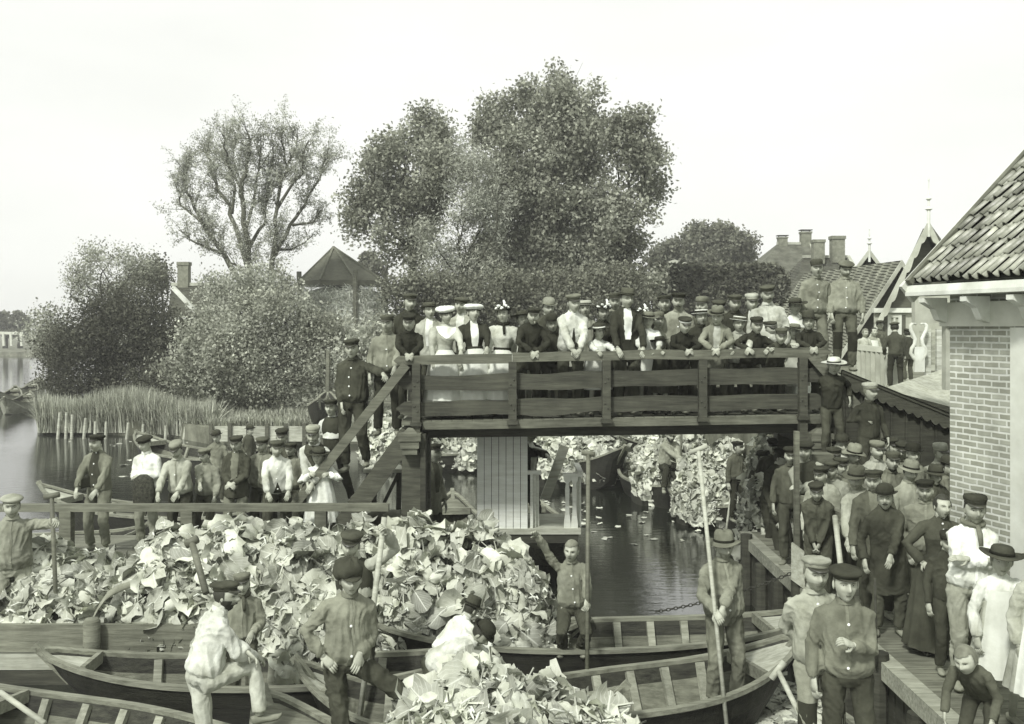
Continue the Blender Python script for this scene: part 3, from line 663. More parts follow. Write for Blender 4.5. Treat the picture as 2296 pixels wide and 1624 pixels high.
def board_fence():
    d = 19.8; root = empty('board_fence', (px(2105,d),d,2.62), 'weathered plank fence beside the brick house on the dike', 'fence'); o = -root.location
    for k, y in enumerate((748,764,780,796,812)):
        MB().beam(pt(2062,y+1,d)+o, pt(2150,y-4,d-.2)+o, .03, .13).obj('plank', m_pale, root)
    for x in (2080,2104,2135): MB().box(pt(x,785,d-.12)+o+Vector((0,0,-.05)), (.1,.08,.95)).obj('post', wood('white_post', .5), root)
board_fence()

# ---------- the footbridge
YF = 13.2; DECK = 2.72
def bx(x): return px(x,YF)
def bz(y, x): return pz(y,YF)+0*x
def tilt(x): return .085*(x-933)/(1797-933)
br = empty('footbridge', (bx(1365),YF,0), 'dark timber footbridge with plank railing crossing the canal', 'bridge'); bo = -br.location
def plank(name, x0, x1, y0, h, th, yoff, m, wob=.012, round0=0, round1=0, seed=1, parent=br, segs=26):
    rr = random.Random(seed); ph = rr.random()*9
    R_ = []
    for i in range(segs+1):
        t = i/segs; x = x0+(x1-x0)*t; X = bx(x); z = pz(y0,YF)+tilt(x)-tilt(933)*0
        hh = h/2
        e = 1
        if round0 and t < round0: e = math.sqrt(max(0.02, 1-((round0-t)/round0)**2))
        if round1 and t > 1-round1: e = math.sqrt(max(0.02, 1-((t-1+round1)/round1)**2))
        u = wob*noise.noise(Vector((X*1.3+ph,ph,0))); l = wob*noise.noise(Vector((X*1.3+ph,5+ph,0)))
        top = z+hh*e+u; bot = z-hh*e+l
        R_.append([Vector((X,YF+yoff,top))+bo, Vector((X,YF+yoff,bot))+bo, Vector((X,YF+yoff+th,bot))+bo, Vector((X,YF+yoff+th,top))+bo])
    return MB().loft(R_).obj(name, m, parent)
m_br = woodx('bridge_plank', .058, .5, .7, .5); m_brv = wood('bridge_post_wood', .065, .45, .7, .5); m_brr = woodx('bridge_rail_wood', .12, .45, .7, .4)
plank('top_rail', 884, 1148, 808, .125, .11, -.05, m_brr, .015, .04, 0, 3); plank('top_rail', 1149, 1860, 805, .125, .11, -.05, m_brr, .02, 0, .01, 4)
plank('side_plank', 888, 1362, 859, .215, .05, .02, m_br, .05, .05, 0, 5); plank('side_plank', 1363, 1850, 857, .215, .05, .02, m_br, .03, 0, 0, 6)
plank('side_plank', 888, 1362, 917, .20, .05, .02, m_br, .05, .055, 0, 7); plank('side_plank', 1363, 1852, 915, .205, .05, .02, m_br, .03, 0, .06, 8)
plank('edge_beam', 948, 1850, 955, .105, .14, -.02, m_brr, .01, 0, 0, 9)
for i, x in enumerate((934,1149,1359,1574,1798)):
    zt = pz(815,YF)+tilt(x); zb_ = pz(957 if i not in (0,) else 1003,YF)+tilt(x)
    if i == 4: zb_ = pz(1003,YF)+tilt(x)
    mb = MB(); mb.box(Vector((bx(x),YF-.035,(zt+zb_)/2))+bo, (.108,.1,zt-zb_), taper=1)
    p = mb.obj('railing_post', m_brv, br)
    for yb in (855,865,911,922):
        bb = MB(); c_ = Vector((bx(x)+.02*(1 if yb in (855,922) else -1),YF-.088,pz(yb,YF)+tilt(x)))+bo; bb.ell(c_, (.014,.008,.014), 8, 5); bb.obj('bolt', mat('iron', .05, .6, .3), p, True)
    MB().box(Vector((bx(x),YF-.05,pz(950,YF)+tilt(x)))+bo, (.15,.15,.05)).obj('iron_strap', mat('iron', .05, .6, .3), p)
# deck
mb = MB(); n = 42
for k in range(n):
    xa = bx(900)+(bx(1855)-bx(900))*k/n; w_ = (bx(1855)-bx(900))/n*.95
    t = tilt(900+(955)*k/n)
    mb.box(Vector((xa+w_/2,YF+.87,DECK-.035+t))+bo, (w_,1.7,.06))
mb.obj('deck', m_grey, br)
for yy in (.35,1.0,1.65): MB().beam(Vector((bx(900),YF+yy,DECK-.17))+bo, Vector((bx(1855),YF+yy,DECK-.09))+bo, .16, .2).obj('deck_joist', m_tarx, br)
# far railing
plank('top_rail', 890, 1856, 808, .11, .1, 1.72, m_brr, .01, 0, 0, 13)
plank('side_plank', 890, 1850, 860, .23, .05, 1.72, m_br, .02, 0, 0, 14); plank('side_plank', 890, 1850, 918, .22, .05, 1.72, m_br, .02, 0, 0, 15)
# main trestle posts with capped beam ends
def trestle(x, side):
    X = bx(x)
    for yy in (-.02, 1.5):
        mb = MB(); mb.box(Vector((X,YF+yy+.12,1.3))+bo, (.25,.25,2.55)); mb.obj('trestle_post', m_brv if side < 0 else m_brv, br)
    q = MB(); c = Vector((X-.0*side,YF-.10,pz(987,YF)))+bo
    q.box(c+Vector((0,0,.06)), (.30,.3,.10)); q.box(c+Vector((0,0,-.04)), (.25,.26,.10)); q.box(c+Vector((0,0,.14)), (.22,.24,.07), taper=.3); q.box(c+Vector((0,0,-.13)), (.2,.22,.08))
    q.obj('beam_end_cap', m_brr, br)
    MB().beam(Vector((X,YF-.0,2.47))+bo, Vector((X,YF+1.8,2.47))+bo, .2, .22).obj('cross_beam', m_tarx, br)
trestle(922,-1); trestle(1832,1)
MB().box(Vector((bx(950),YF+.02,1.3))+bo, (.07,.3,2.5)).obj('post_shade_strip', m_tar, br)  # added dark strip stands for the shaded gap behind the main post
# left stair: two stringers, treads, hand rail
def beam_px(mb, a, b_, w_, h_, ya, yb=None, **k):
    A = pt(*a,YF); B = pt(*b_,YF); A.y = ya; B.y = yb or ya; return mb.beam(A+bo, B+bo, w_, h_, **k)
lst = MB(); beam_px(lst, (918,972), (702,1268), .09, .25, YF+.06); lst.obj('stair_stringer', m_brv, br)
mb = MB(); beam_px(mb, (918,976), (702,1268), .07, .16, YF+1.2); mb.obj('stair_stringer', m_brv, br)
for k in range(8):
    t = (k+.6)/8.2; x = 925+(710-925)*t; y = 962+(1262-962)*t; c = pt(x,y,YF)
    MB().box(Vector((c.x,YF+.62,c.z+.06))+bo, (.25,1.06,.03)).obj('stair_tread', m_grey, br)
mb = MB(); beam_px(mb, (912,818), (655,1140), .075, .12, YF-.06, YF-.02); mb.obj('hand_rail', m_brr, br)
# right stair, going down and back
mb = MB(); A = pt(1818,796,YF)+Vector((0,-.02,0)); B = pt(1990,990,13.0); mb.beam(A+bo, B+bo, .07, .13).obj('hand_rail', m_brr, br)
mb = MB(); A = pt(1845,955,YF); B = pt(2010,1150,13.0); mb.beam(A+bo, B+bo, .09, .28).obj('stair_stringer', m_brv, br)
mb = MB(); A = A+Vector((0,1.1,0)); B = B+Vector((0,1.1,0)); mb.beam(A+bo, B+bo, .09, .28).obj('stair_stringer', m_brv, br)
for k in range(8):
    t = (k+.6)/8.5; c = A.lerp(B,t); MB().box(Vector((c.x,c.y-.55,c.z+.08))+bo, (.27,1.0,.045)).obj('stair_tread', m_grey, br)
br_inner = plank('side_plank', 1850, 1850.5, 1000, .01, .01, .3, m_br) if False else None

# ---------- left jetty with its rail
jt = empty('plank_jetty', (px(400,13.6),13.6,0), 'timber jetty under the waiting men, left of the bridge', 'jetty'); jo = -jt.location
mb = MB()
for k in range(7): mb.box((0,-.42+k*.17,.92), (px(930,13.6)-px(120,13.6),.155,.055))
mb.obj('deck', m_greyx, jt)
for x in (150,330,520,700,860):
    for yy in (-.4,.5): MB().tube([(px(x,13.6)+jo.x,yy,-.8),(px(x,13.6)+jo.x,yy,.89)], .09, 8).obj('pile', m_tar, jt)
jr = empty('jetty_rail', (px(450,12.85),12.85,.9), 'low grey timber rail the men on the jetty lean on', 'railing'); jo = -jr.location
ZR = pz(1139,12.85)
MB().beam(Vector((-8.2,12.85,ZR-.0))+jo, Vector((px(872,12.85),12.85,ZR+.01))+jo, .1, .095).obj('rail', m_rail, jr)
for x, y1 in ((150,1240),(421,1240),(720,1240)):
    mb = MB(); mb.box(Vector((px(x,12.85),12.85+.0,(ZR-.5)))+jo, (.15,.13,.93)); mb.obj('post', m_grey, jr)

# ---------- plank barrier in front of the big leaf load
bq = empty('plank_barrier', (px(205,10.8),10.8,-.3), 'weathered plank barrier with round post beside the foremost barges', 'fence'); jo = -bq.location
MB().box(Vector((px(250,10.9),10.92,.525))+jo, (px(660,10.9)-px(-250,10.9),.07,.30)).obj('top_plank', woodx('barrier_plank', .15, .4), bq)
MB().box(Vector((px(20,10.9),10.93,.27))+jo, (px(195,10.9)-px(-250,10.9),.05,.20)).obj('pale_plank', m_pale, bq)
MB().box(Vector((px(20,10.9),10.94,-.02))+jo, (px(195,10.9)-px(-250,10.9),.05,.36)).obj('low_plank', m_tarx, bq)
MB().tube([Vector((px(205,10.8),10.8,-.4))+jo, Vector((px(206,10.8),10.8,.74))+jo, Vector((px(206,10.8),10.8,.775))+jo], [.095,.09,.07], 12).obj('round_post', wood('barrier_post', .16, .45, .85, 1), bq, True)
MB().tube([Vector((px(-120,10.8),10.8,-.4))+jo, Vector((px(-120,10.8),10.8,.77))+jo], .09, 10).obj('round_post', wood('barrier_post', .16), bq, True)

# ---------- right dock: planked quay edge on piles, rail posts
dk = empty('timber_quay', (3.6,9,0), 'timber quay edge with heavy top beam under the right hand crowd', 'quay'); jo = -dk.location
mb = MB(); rr = random.Random(4)
for k in range(60):
    y = 5.2+k*.158; mb.box(Vector((4.05,y+.075,.895+rr.uniform(-.006,.006)))+jo, (1.24,.148,.05))
mb.obj('deck', m_greyx, dk)
MB().beam(Vector((3.42,5.2,.86))+jo, Vector((3.46,14.6,.86))+jo, .16, .16).obj('edge_beam', woodx('pale_edge_beam', .27, .4), dk)
for k in range(11):
    y = 5.6+k*.85; MB().tube([Vector((3.37,y,-.6))+jo, Vector((3.37,y,1.0 if k % 3 == 1 else .78))+jo], .085, 9).obj('pile', m_tar, dk)
mb = MB()
for k in range(46): mb.box(Vector((3.46,5.3+k*.2,.3))+jo, (.05,.17,.95))
mb.obj('sheet_boards', m_tar, dk)
qr = empty('quay_rail', (px(1790,11.6),11.6,.9), 'grey quay railing post with slanted board before the leaning men', 'railing'); jo = -qr.location
P = pt(1786,1000,11.6); MB().box(Vector((P.x,11.6,1.55))+jo, (.05,.08,2.4)).obj('post', m_grey, qr)
A = pt(1776,1222,11.55); 
mb = MB(); V_ = [pt(1774,1218,11.5), pt(1826,1258,11.3), pt(1828,1340,11.3), pt(1774,1300,11.5)]
mb.loft([[p+jo for p in V_], [p+jo+Vector((.03,.05,0)) for p in V_]]).obj('slanted_board', m_pale, qr)
MB().beam(pt(1800,1120,11.6)+jo, pt(1960,1190,10.2)+jo, .08,.1).obj('rail', m_grey, qr)
big = MB().box((0,0,1.0), (.27,.25,2.2)).obj('quay_bollard_post', wood('heavy_post', .12, .4), None, False, (px(1838,12.3),12.3,.3))
tag(big, 'heavy square post the leaning young man rests against', 'post')

# ---------- pale plank booth over the water with a little porch
bt = empty('plank_booth', (px(1128,14.6),14.6,.9), 'pale vertical plank booth standing by the water beneath the bridge', 'booth'); jo = -bt.location
x0, x1 = px(1070,14.3), px(1184,14.3); zb_ = pz(1187,14.3)
mb = MB(); n = 7
for k in range(n):
    a = x0+(x1-x0)*k/n; w_ = (x1-x0)/n-.008
    mb.box(Vector((a+w_/2,14.32,(zb_+2.62)/2))+jo, (w_,.03,2.62-zb_))
mb.box(Vector(((x0+x1)/2,14.345,(zb_+2.6)/2))+jo, (x1-x0-.01,.02,2.55-zb_), mi=1)
mb.obj('front_boards', [wood('booth_paint', .70, .12, .6, .25), m_tar], bt)  # front boards lightened to offset the bridge's shadow
mb = MB(); mb.box(Vector((x0+.02,14.9,(zb_+2.6)/2))+jo, (.03,1.1,2.6-zb_)).box(Vector((x1-.02,14.75,(zb_+2.6)/2))+jo, (.03,.82,2.6-zb_)); mb.obj('side_boards', wood('booth_side_shade', .42, .12), bt)  # same boards in a darker tone, their shade put into the colour
MB().box(Vector(((x0+x1)/2,14.85,2.64))+jo, (x1-x0+.1,1.2,.04)).obj('booth_roof', m_grey, bt)
pd = MB().box(Vector((px(1180,14.6),14.85,zb_-.03))+jo, (px(1306,14.6)-px(1068,14.6),1.15,.08)); pd.obj('porch_floor', m_pale, bt)
MB().box(Vector((px(1180,14.6),14.82,zb_-.14))+jo, (px(1300,14.6)-px(1075,14.6),1.05,.12)).obj('floor_beam', m_tar, bt)
m_bal = wood('porch_paint', .62, .12, .6, .2)
for x in (1192,1199,1206): MB().box(Vector((px(x,14.34),14.34+.01*(x-1192),(zb_+pz(1062,14.34))/2))+jo, (.042,.03,pz(1062,14.34)-zb_)).obj('baluster', m_bal, bt)
MB().box(Vector((px(1198,14.34),14.36,pz(1060,14.34)))+jo, (.2,.09,.05)).obj('porch_rail', m_bal, bt)
for x in (1272,1288):
    mb = MB(); z0, z1 = zb_, pz(1068,14.34); R_ = []
    for t, w_ in ((0,.05),(.1,.05),(.3,.03),(.5,.027),(.75,.032),(.86,.02),(.92,.05),(1,.05)):
        z = z0+(z1-z0)*t; X = px(x,14.34); R_.append([Vector((X-w_,14.33,z))+jo, Vector((X+w_,14.33,z))+jo, Vector((X+w_,14.37,z))+jo, Vector((X-w_,14.37,z))+jo])
    mb.loft(R_).obj('baluster', m_bal, bt)
MB().beam(Vector((px(1262,14.34),14.35,pz(1065,14.34)))+jo, Vector((px(1306,14.34),14.35,pz(1065,14.34)))+jo, .09, .045).obj('porch_rail', m_bal, bt)
MB().beam(Vector((px(1302,14.34),14.35,pz(1062,14.34)))+jo, Vector((px(1302,14.34),15.3,pz(1062,14.34)))+jo, .08, .045).obj('porch_rail', m_bal, bt)
for k in range(5): MB().box(Vector((px(1302,14.34),14.5+k*.19,(zb_+pz(1066,14.34))/2))+jo, (.03,.09,pz(1066,14.34)-zb_)).obj('baluster', m_bal, bt)
for xx, yy in ((1085,14.5),(1280,14.5),(1085,15.3),(1280,15.3)): MB().tube([Vector((px(xx,14.5),yy,-.5))+jo, Vector((px(xx,14.5),yy,zb_-.18))+jo], .08, 8).obj('stilt', m_tar, bt)

# trestle table with sacks behind the left stair
tt = empty('trestle_table', (px(865,14.6),14.9,.92), 'rough trestle bench behind the left bridge stair', 'bench'); jo = -tt.location
MB().box(Vector((px(865,14.9),14.9,pz(1052,14.9)))+jo, (.62,.4,.05)).obj('table_top', m_pale, tt)
for x in (840,895): MB().beam(Vector((px(x,14.9),14.8,.92))+jo, Vector((px(x,14.9),14.9,pz(1054,14.9)))+jo, .07,.07, up=(0,1,0)).obj('leg', m_tar, tt)
MB().beam(Vector((px(840,14.9),14.8,1.0))+jo, Vector((px(895,14.9),14.8,pz(1060,14.9)))+jo, .05,.06, up=(0,1,0)).obj('brace', m_tar, tt)
for i, (x, z, lab) in enumerate(((848,1.08,'dark slumped sack under the trestle bench'),(882,1.1,'paler bulging sack beside the main bridge post'))):
    mb = MB(); mb.ell((0,0,0), (.24,.2,.16), 14, 8); mb.ell((.14,-.02,.1), (.1,.09,.07), 10, 6)
    tag(mb.obj('sack', cloth(.11+.1*i), None, True, (px(x,14.7),14.6,z)), lab, 'sack')

# white boarded bay of the next house, under the far end of the gutter
an = empty('white_bay', (px(2088,14.2),14.3,2.0), 'white painted boarded bay with carved bracket beside the brick house', 'bay'); jo = -an.location
MB().box(Vector((px(2100,14.2),14.3,(pz(662,14.2)+pz(724,14.2))/2))+jo, (px(2150,14.2)-px(2058,14.2),.12,pz(662,14.2)-pz(724,14.2))).obj('wall', m_trim, an)
mb = MB(); prr = [(2118,690),(2150,690),(2150,760),(2140,735),(2126,716),(2110,706)]
mb.loft([[pt(x,y,14.15)+jo for x, y in prr], [pt(x,y,14.15)+jo+Vector((0,.08,0)) for x, y in prr]]).obj('carved_bracket', m_white, an)
MB().box(Vector((px(2138,14.2),14.36,pz(800,14.2)))+jo, (.14,.14,pz(724,14.2)-pz(876,14.2))).obj('post', m_trim, an)
# ---------- flat wooden barges
m_hull = woodx('tarred_hull', .025, .55, .5, .8); m_in = woodx('boat_floor_grey', .15, .45, .8, .5); m_inband = woodx('boat_inner_tar', .035, .7, .7, .6)
m_gun = woodx('gunwale_wood', .20, .4, .7, .5); m_rib = woodx('rib_wood', .26, .35, .8, .5)
m_hull2 = woodx('grey_hull', .085, .55, .6, .7)
def boat(label, a, b_, W=1.1, hg=.46, rise=.3, rise2=None, ribs=5, deckA=.14, deckB=.0, hull=None, cat='boat', sharp=.62, group=None, inner=None, thw=(), bl=0):
    """a, b: (X, Y) of the two stem heads; W: beam; hg: gunwale height over water"""
    A = Vector((*a,0)); B = Vector((*b_,0)); ax = (B-A); Ln = ax.length; t_ = ax.normalized(); sd = Vector((-t_.y,t_.x,0))
    rise2 = rise if rise2 is None else rise2; mid = (A+B)/2; root = empty('barge', (mid.x,mid.y,0), label, cat, group)
    o = -mid; n = 26; hull = hull or m_hull
    def st(s):
        w_ = W/2*max(.012, (math.sin(math.pi*s))**sharp) if bl == 0 else W/2*max(.35 if s < .5 else .012, (math.sin(math.pi*s))**sharp)
        g = hg+(rise*(1-2*s)**3 if s < .5 else rise2*(2*s-1)**3)
        bw_ = w_*.66*min(1, math.sin(math.pi*max(.04,min(.96,s)))*1.7); 
        e = max(0,(1-2*s))**4 if s < .5 else max(0,(2*s-1))**4
        zb = -.10+e*(g-.02)*.72
        c = A+ax*s; inset = (.35*e if s < .5 else -.35*e)
        return c, w_, g, bw_, zb, c+t_*inset
    S = [st(i/n) for i in range(n+1)]
    th = .045
    out = []; inn = []
    for c, w_, g, bw_, zb, cb in S:
        zm = zb+(g-zb)*.55
        wm = bw_+(w_-bw_)*.7; cm_ = cb.lerp(c,.6)
        out.append([c+sd*w_+Vector((0,0,g))+o, cm_+sd*wm+Vector((0,0,zm))+o, cb+sd*bw_+Vector((0,0,zb))+o, cb-sd*bw_+Vector((0,0,zb))+o, cm_-sd*wm+Vector((0,0,zm))+o, c-sd*w_+Vector((0,0,g))+o])
        wi = max(.004,w_-th); wmi = max(.004,wm-th); bi = max(.004,bw_-th); zf = min(g-.03, zb+.11); zk = zf+(g-zf)*.62; wk = bi+(wi-bi)*.72
        inn.append([c+sd*wi+Vector((0,0,g))+o, cb.lerp(c,.7)+sd*wk+Vector((0,0,zk))+o, cb+sd*bi+Vector((0,0,zf))+o, cb-sd*bi+Vector((0,0,zf))+o, cb.lerp(c,.7)-sd*wk+Vector((0,0,zk))+o, c-sd*wi+Vector((0,0,g))+o])
    mb = MB(); mb.loft(out, False, 0, closed=False)
    k0 = len(mb.f); mb.loft([list(reversed(r)) for r in inn], False, 1, closed=False)
    for i in range(k0, len(mb.f)):
        if (i-k0) % 5 in (0,4): mb.m[i] = 2
    mb.obj('hull', [hull, inner or m_in, m_inband], root)
    for s_ in (1,-1):
        pts = [c+sd*(w_-th/2+.008)*s_+Vector((0,0,g+.008))+o for c, w_, g, *_ in S]
        m2 = MB(); R_ = []
        for p in pts: R_.append([p+sd*.036+Vector((0,0,.018)), p+sd*.036-Vector((0,0,.028)), p-sd*.036-Vector((0,0,.028)), p-sd*.036+Vector((0,0,.018))])
        m2.loft(R_).obj('gunwale', m_gun, root)
    for k in range(ribs):
        s = .2+.6*(k+.5)/ribs; c, w_, g, bw_, zb, cb = st(s); zf = zb+.115
        for s_ in (1,-1):
            m2 = MB(); m2.beam(cb+sd*(bw_-th-.03)*s_+Vector((0,0,zf))+o, c+sd*(w_-th-.025)*s_+Vector((0,0,g-.02))+o, .085, .05, up=tuple(-sd*s_)); m2.obj('rib', m_rib, root)
    def fdeck(s0, s1):
        R_ = []; m2 = MB()
        for i in range(7):
            s = s0+(s1-s0)*i/6; c, w_, g, *_ = st(s); wi = max(.006,w_-th); R_.append([c+sd*wi+Vector((0,0,g-.03))+o, c-sd*wi+Vector((0,0,g-.03))+o, c-sd*wi+Vector((0,0,g-.06))+o, c+sd*wi+Vector((0,0,g-.06))+o])
        m2.loft(R_).obj('fore_deck', m_pale if not hull is m_hull2 else m_greyx, root)
        c, w_, g, *_ = st(s1); MB().beam(c+sd*(w_-th-.01)+Vector((0,0,g-.02))+o, c-sd*(w_-th-.01)+Vector((0,0,g-.02))+o, .05,.12).obj('coaming', m_gun, root)
    if deckA: fdeck(.01, deckA)
    if deckB: fdeck(.99, 1-deckB)
    for s in thw:
        c, w_, g, *_ = st(s); MB().beam(c+sd*(w_-th-.012)+Vector((0,0,g-.09))+o, c-sd*(w_-th-.012)+Vector((0,0,g-.09))+o, .22,.035).obj('thwart', m_pale, root)
    # stem posts
    for s, r in ((0,-1),(1,1)):
        c, w_, g, bw_, zb, cb = st(s)
        MB().beam(cb+Vector((0,0,zb-.02))+o+t_*r*.01, c+Vector((0,0,g+.05))+o+t_*r*.03, .07, .07, up=tuple(t_)).obj('stem_post', m_gun, root)
    return root
def P2(x, d): return (px(x,d), d)
bA = boat('long tarred barge with raised pointed prow along the plank barrier', P2(84,10.05), (-.25,10.15), 1.05, .44, .24, ribs=7, deckA=.12)
bB = boat('open grey barge at the bottom left corner with broad ribs', (-5.6,9.35), (-1.7,7.75), 1.35, .42, .2, ribs=6, deckA=.2, hull=m_hull2)
bC = boat('barge under the front leaf heap, square prow lifted high', P2(664,9.4), (1.0,8.7), 1.1, .42, .36, ribs=5, deckA=.12)
bD = boat('small decked boat whose bow lies beside the white shirted man', P2(592,9.05), (-.25,6.3), 1.05, .42, .2, ribs=4, deckA=.24, hull=m_hull2)
bE = boat('broad barge with the boy and his pole standing in it', P2(832,10.9), (px(1800,11.5)+.35,11.45), 1.15, .48, .22, ribs=8, deckA=.1, deckB=.16)
bF = boat('near barge carrying the man in the slouched felt hat', (-.6,9.0), P2(1795,10.3), 1.2, .42, .34, ribs=6, deckA=0, deckB=.17, thw=(.88,))
bG = boat('boat under the two young men at the bottom right', P2(1752,8.0), (3.05,4.9), 1.15, .36, .15, ribs=4, deckA=.16, hull=m_hull2)
bH = boat('barge with rope coils moored close along the quay', (2.95,9.0), (3.05,5.4), .62, .36, .12, ribs=4, deckA=.15, hull=m_hull2)
bI = boat('grey barge loaded by the big leaf heap', (-4.4,11.6), (.9,11.6), 1.3, .36, .15, ribs=0, deckA=.0)
# boats behind the jetty and the bridge
boat('long dark boat with sharp prow floating behind the jetty men', P2(88,19.3), P2(640,17.6), 1.2, .5, .38, ribs=5)
boat('pale open boat under the rail at the left, dry boards inside', P2(-60,16.0), P2(330,16.6), 1.3, .42, .2, ribs=5, hull=m_hull2, inner=m_pale, deckA=.2)
boat('dark flat boat moored close behind the jetty rail', P2(180,15.2), P2(560,15.3), 1.0, .34, .15, ribs=4)
boat('dark loaded boat farther out behind the checked hat man', P2(305,27.5), P2(600,24), 1.6, .62, .4, ribs=4)
boat('small pointed rowing boat moored left of the pale booth', P2(1014,18.6), P2(1062,14.9), 1.15, .45, .4, ribs=4, thw=(.4,.6), hull=m_hull2)
bR = boat('tarred boat with a tall rudder board behind the porch', P2(1180,18.4), P2(1268,15.9), 1.1, .5, .35, ribs=3, hull=m_hull2, thw=(.5,))
mb = MB(); p = pt(1243,1060,16.3); 
mb.beam(pt(1222,1120,16.3), pt(1266,1000,16.3), .16, .04, up=(0,1,0)); tag(mb.obj('rudder_board', m_pale), 'pale upright rudder board leaning behind the porch', 'rudder')
bL1 = boat('leaf barge being poled under the right half of the bridge', P2(1400,24.5), P2(1545,20.8), 1.25, .45, .2, ribs=0, deckA=0)
bL2 = boat('pale edged leaf barge nearest the quay under the bridge', P2(1505,21.8), P2(1712,18.5), 1.25, .42, .3, ribs=0, deckB=.2)
bL3 = boat('black hulled leaf barge beyond the porch', P2(1190,27), P2(1400,23.4), 1.6, .6, .5, ribs=0, deckA=0)
bL4 = boat('leaf barge moored at the yard, seen through the bridge', P2(850,27), P2(1120,27.5), 1.6, .5, .3, ribs=0, deckA=0)
bL5 = boat('dark barge with leaves far behind under the bridge', P2(1380,27), P2(1640,28), 1.6, .7, .3, ribs=0, deckA=0)
# moored boats far left
for i, (x, d, dx, lab) in enumerate(((30,45,.8,'nearest dark boat moored at the far left bank'),(0,49,1.5,'second moored boat at the left bank, behind the nearest'),(45,53,1,'third moored boat at the left bank, beside the bushes'),(60,58,2.2,'small boat far off at the canal bend'))):
    X = px(x,d); boat(lab, (X-.5,d+2.6), (X+dx*.5,d-1.6), 1.15, .45, .35, ribs=2, deckA=.1, hull=woodx('hazed_hull', .3, .4))  # hull tone lightened to paint in the distance haze
# boat drawn up on the yard
bq_ = boat('small boat drawn up on the grass behind the waistcoat man', P2(716,32.2), P2(735,36), 1.1, .5, .35, ribs=2); bq_.location.z = .75

# ---------- chain across the water, barge poles
def rod(name, a, b_, r, label, cat, m, handle=None, r2=None):
    a = Vector(a); b_ = Vector(b_); root = empty(name, b_, label, cat)
    MB().tube([a-b_, (a-b_)*.5, Vector((0,0,0))], [r, r, r2 or r], 8).obj('shaft', m, root, True)
    if handle:
        h = Vector(handle); MB().tube([a-b_-h, a-b_+h], r*1.25, 8).obj('handle', m, root, True)
    return root
m_pole = wood('pole_wood', .38, .25, .6, .3); m_poled = wood('dark_pole_wood', .12, .3, .6, .3)
rod('barge_pole', pt(116,1112,11.3), pt(132,1412,11.4)+Vector((0,0,-.5)), .026, 'dark barge pole held out by the man at the far left', 'pole', m_poled, (.085,0,.015))
rod('barge_pole', pt(1319,1017,10.7), pt(1316,1476,10.1)+Vector((0,0,-.35)), .023, 'dark upright pole held by the waving boy', 'pole', m_poled, (.068,-.02,-.006))
rod('barge_pole', pt(1566,1008,9.9), pt(1628,1588,9.35)+Vector((0,-.05,-.2)), .021, 'long pale pole leaning on the felt hat man', 'pole', m_pole, (.085,-.03,.04))
rod('barge_pole', pt(862,1160,9.7), pt(828,1432,9.5)+Vector((-.08,-.1,-.75)), .028, 'stout pale pole gripped by the man with raised arm', 'pole', m_pole)
rod('barge_pole', pt(1744,1503,7.6), pt(1812,1640,7.0), .021, 'short pale pole with crossbar leaning at the bottom right', 'pole', m_pole, (.05,.0,.066))
rod('barge_pole', pt(430,1215,10.3), pt(462,1330,9.9), .036, 'dark stick with knobbed handle standing before the leaf heap', 'pole', m_poled, (.06,0,.03))
rod('barge_pole', pt(0,1552,8.0), pt(100,1622,7.7), .022, 'pale pole lying in the corner barge', 'pole', m_pole)
rod('barge_pole', pt(1640,1105,18.7), pt(1628,1190,18.4), .022, 'pale short handled hook held over the barge prow', 'pole', m_pole)
rod('barge_pole', pt(1528,965,21.0), pt(1526,1080,21.2), .025, 'thin dark pole beside the seated leaf worker', 'pole', m_poled)
rod('barge_pole', pt(1828,1240,9.5), pt(1850,1330,9.3), .03, 'thick shovel handle leaning on the quay by the heavy post', 'pole', m_pole) if False else rod('shovel', pt(1872,1158,10.6), pt(1892,1330,10.0), .03, 'shovel shaft standing on the quay among the leaning men', 'shovel', m_pole)
rod('walking_cane', pt(1962,1400-0,9.0)+Vector((0,0,.42)), pt(1966,1500,8.9), .012, 'black walking cane with white knob beside the long coat', 'cane', m_tar)
def chain(name, a, b_, sag, label, link=.045):
    a = Vector(a); b_ = Vector(b_); n = max(6, int((b_-a).length/(link*1.35))); root = empty(name, a, label, 'chain'); mb = MB()
    for i in range(n):
        t = i/n; p = a.lerp(b_,t)-a-Vector((0,0,sag*4*t*(1-t))); q = a.lerp(b_,t+1/n)-a-Vector((0,0,sag*4*(t+1/n)*(1-t-1/n))); d = (q-p).normalized()
        u = Vector((0,0,1)) if i % 2 else Vector((0,1,0)); u = (u-d*u.dot(d)).normalized(); c = (p+q)/2; pts = [c+d*math.cos(k*math.pi/4)*link*.8+u*math.sin(k*math.pi/4)*link*.5 for k in range(9)]
        mb.tube(pts, link*.2, 5, cap=False)
    mb.obj('links', mat('chain_iron', .03, .5, .3), root, True); return root
chain('iron_chain', pt(1470,1372,11.9), pt(1800,1275,11.5), .06, 'iron chain slung across the water to the quay', .034)
chain('iron_chain', pt(556,1300,10.2), pt(566,1462,10.0), .0, 'rusty chain hanging beside the boy behind the white shirt', .04)
chain('iron_chain', pt(634,1466,10.55), pt(840,1464,10.5), .02, 'chain lying along the gunwale of the long barge', .04)

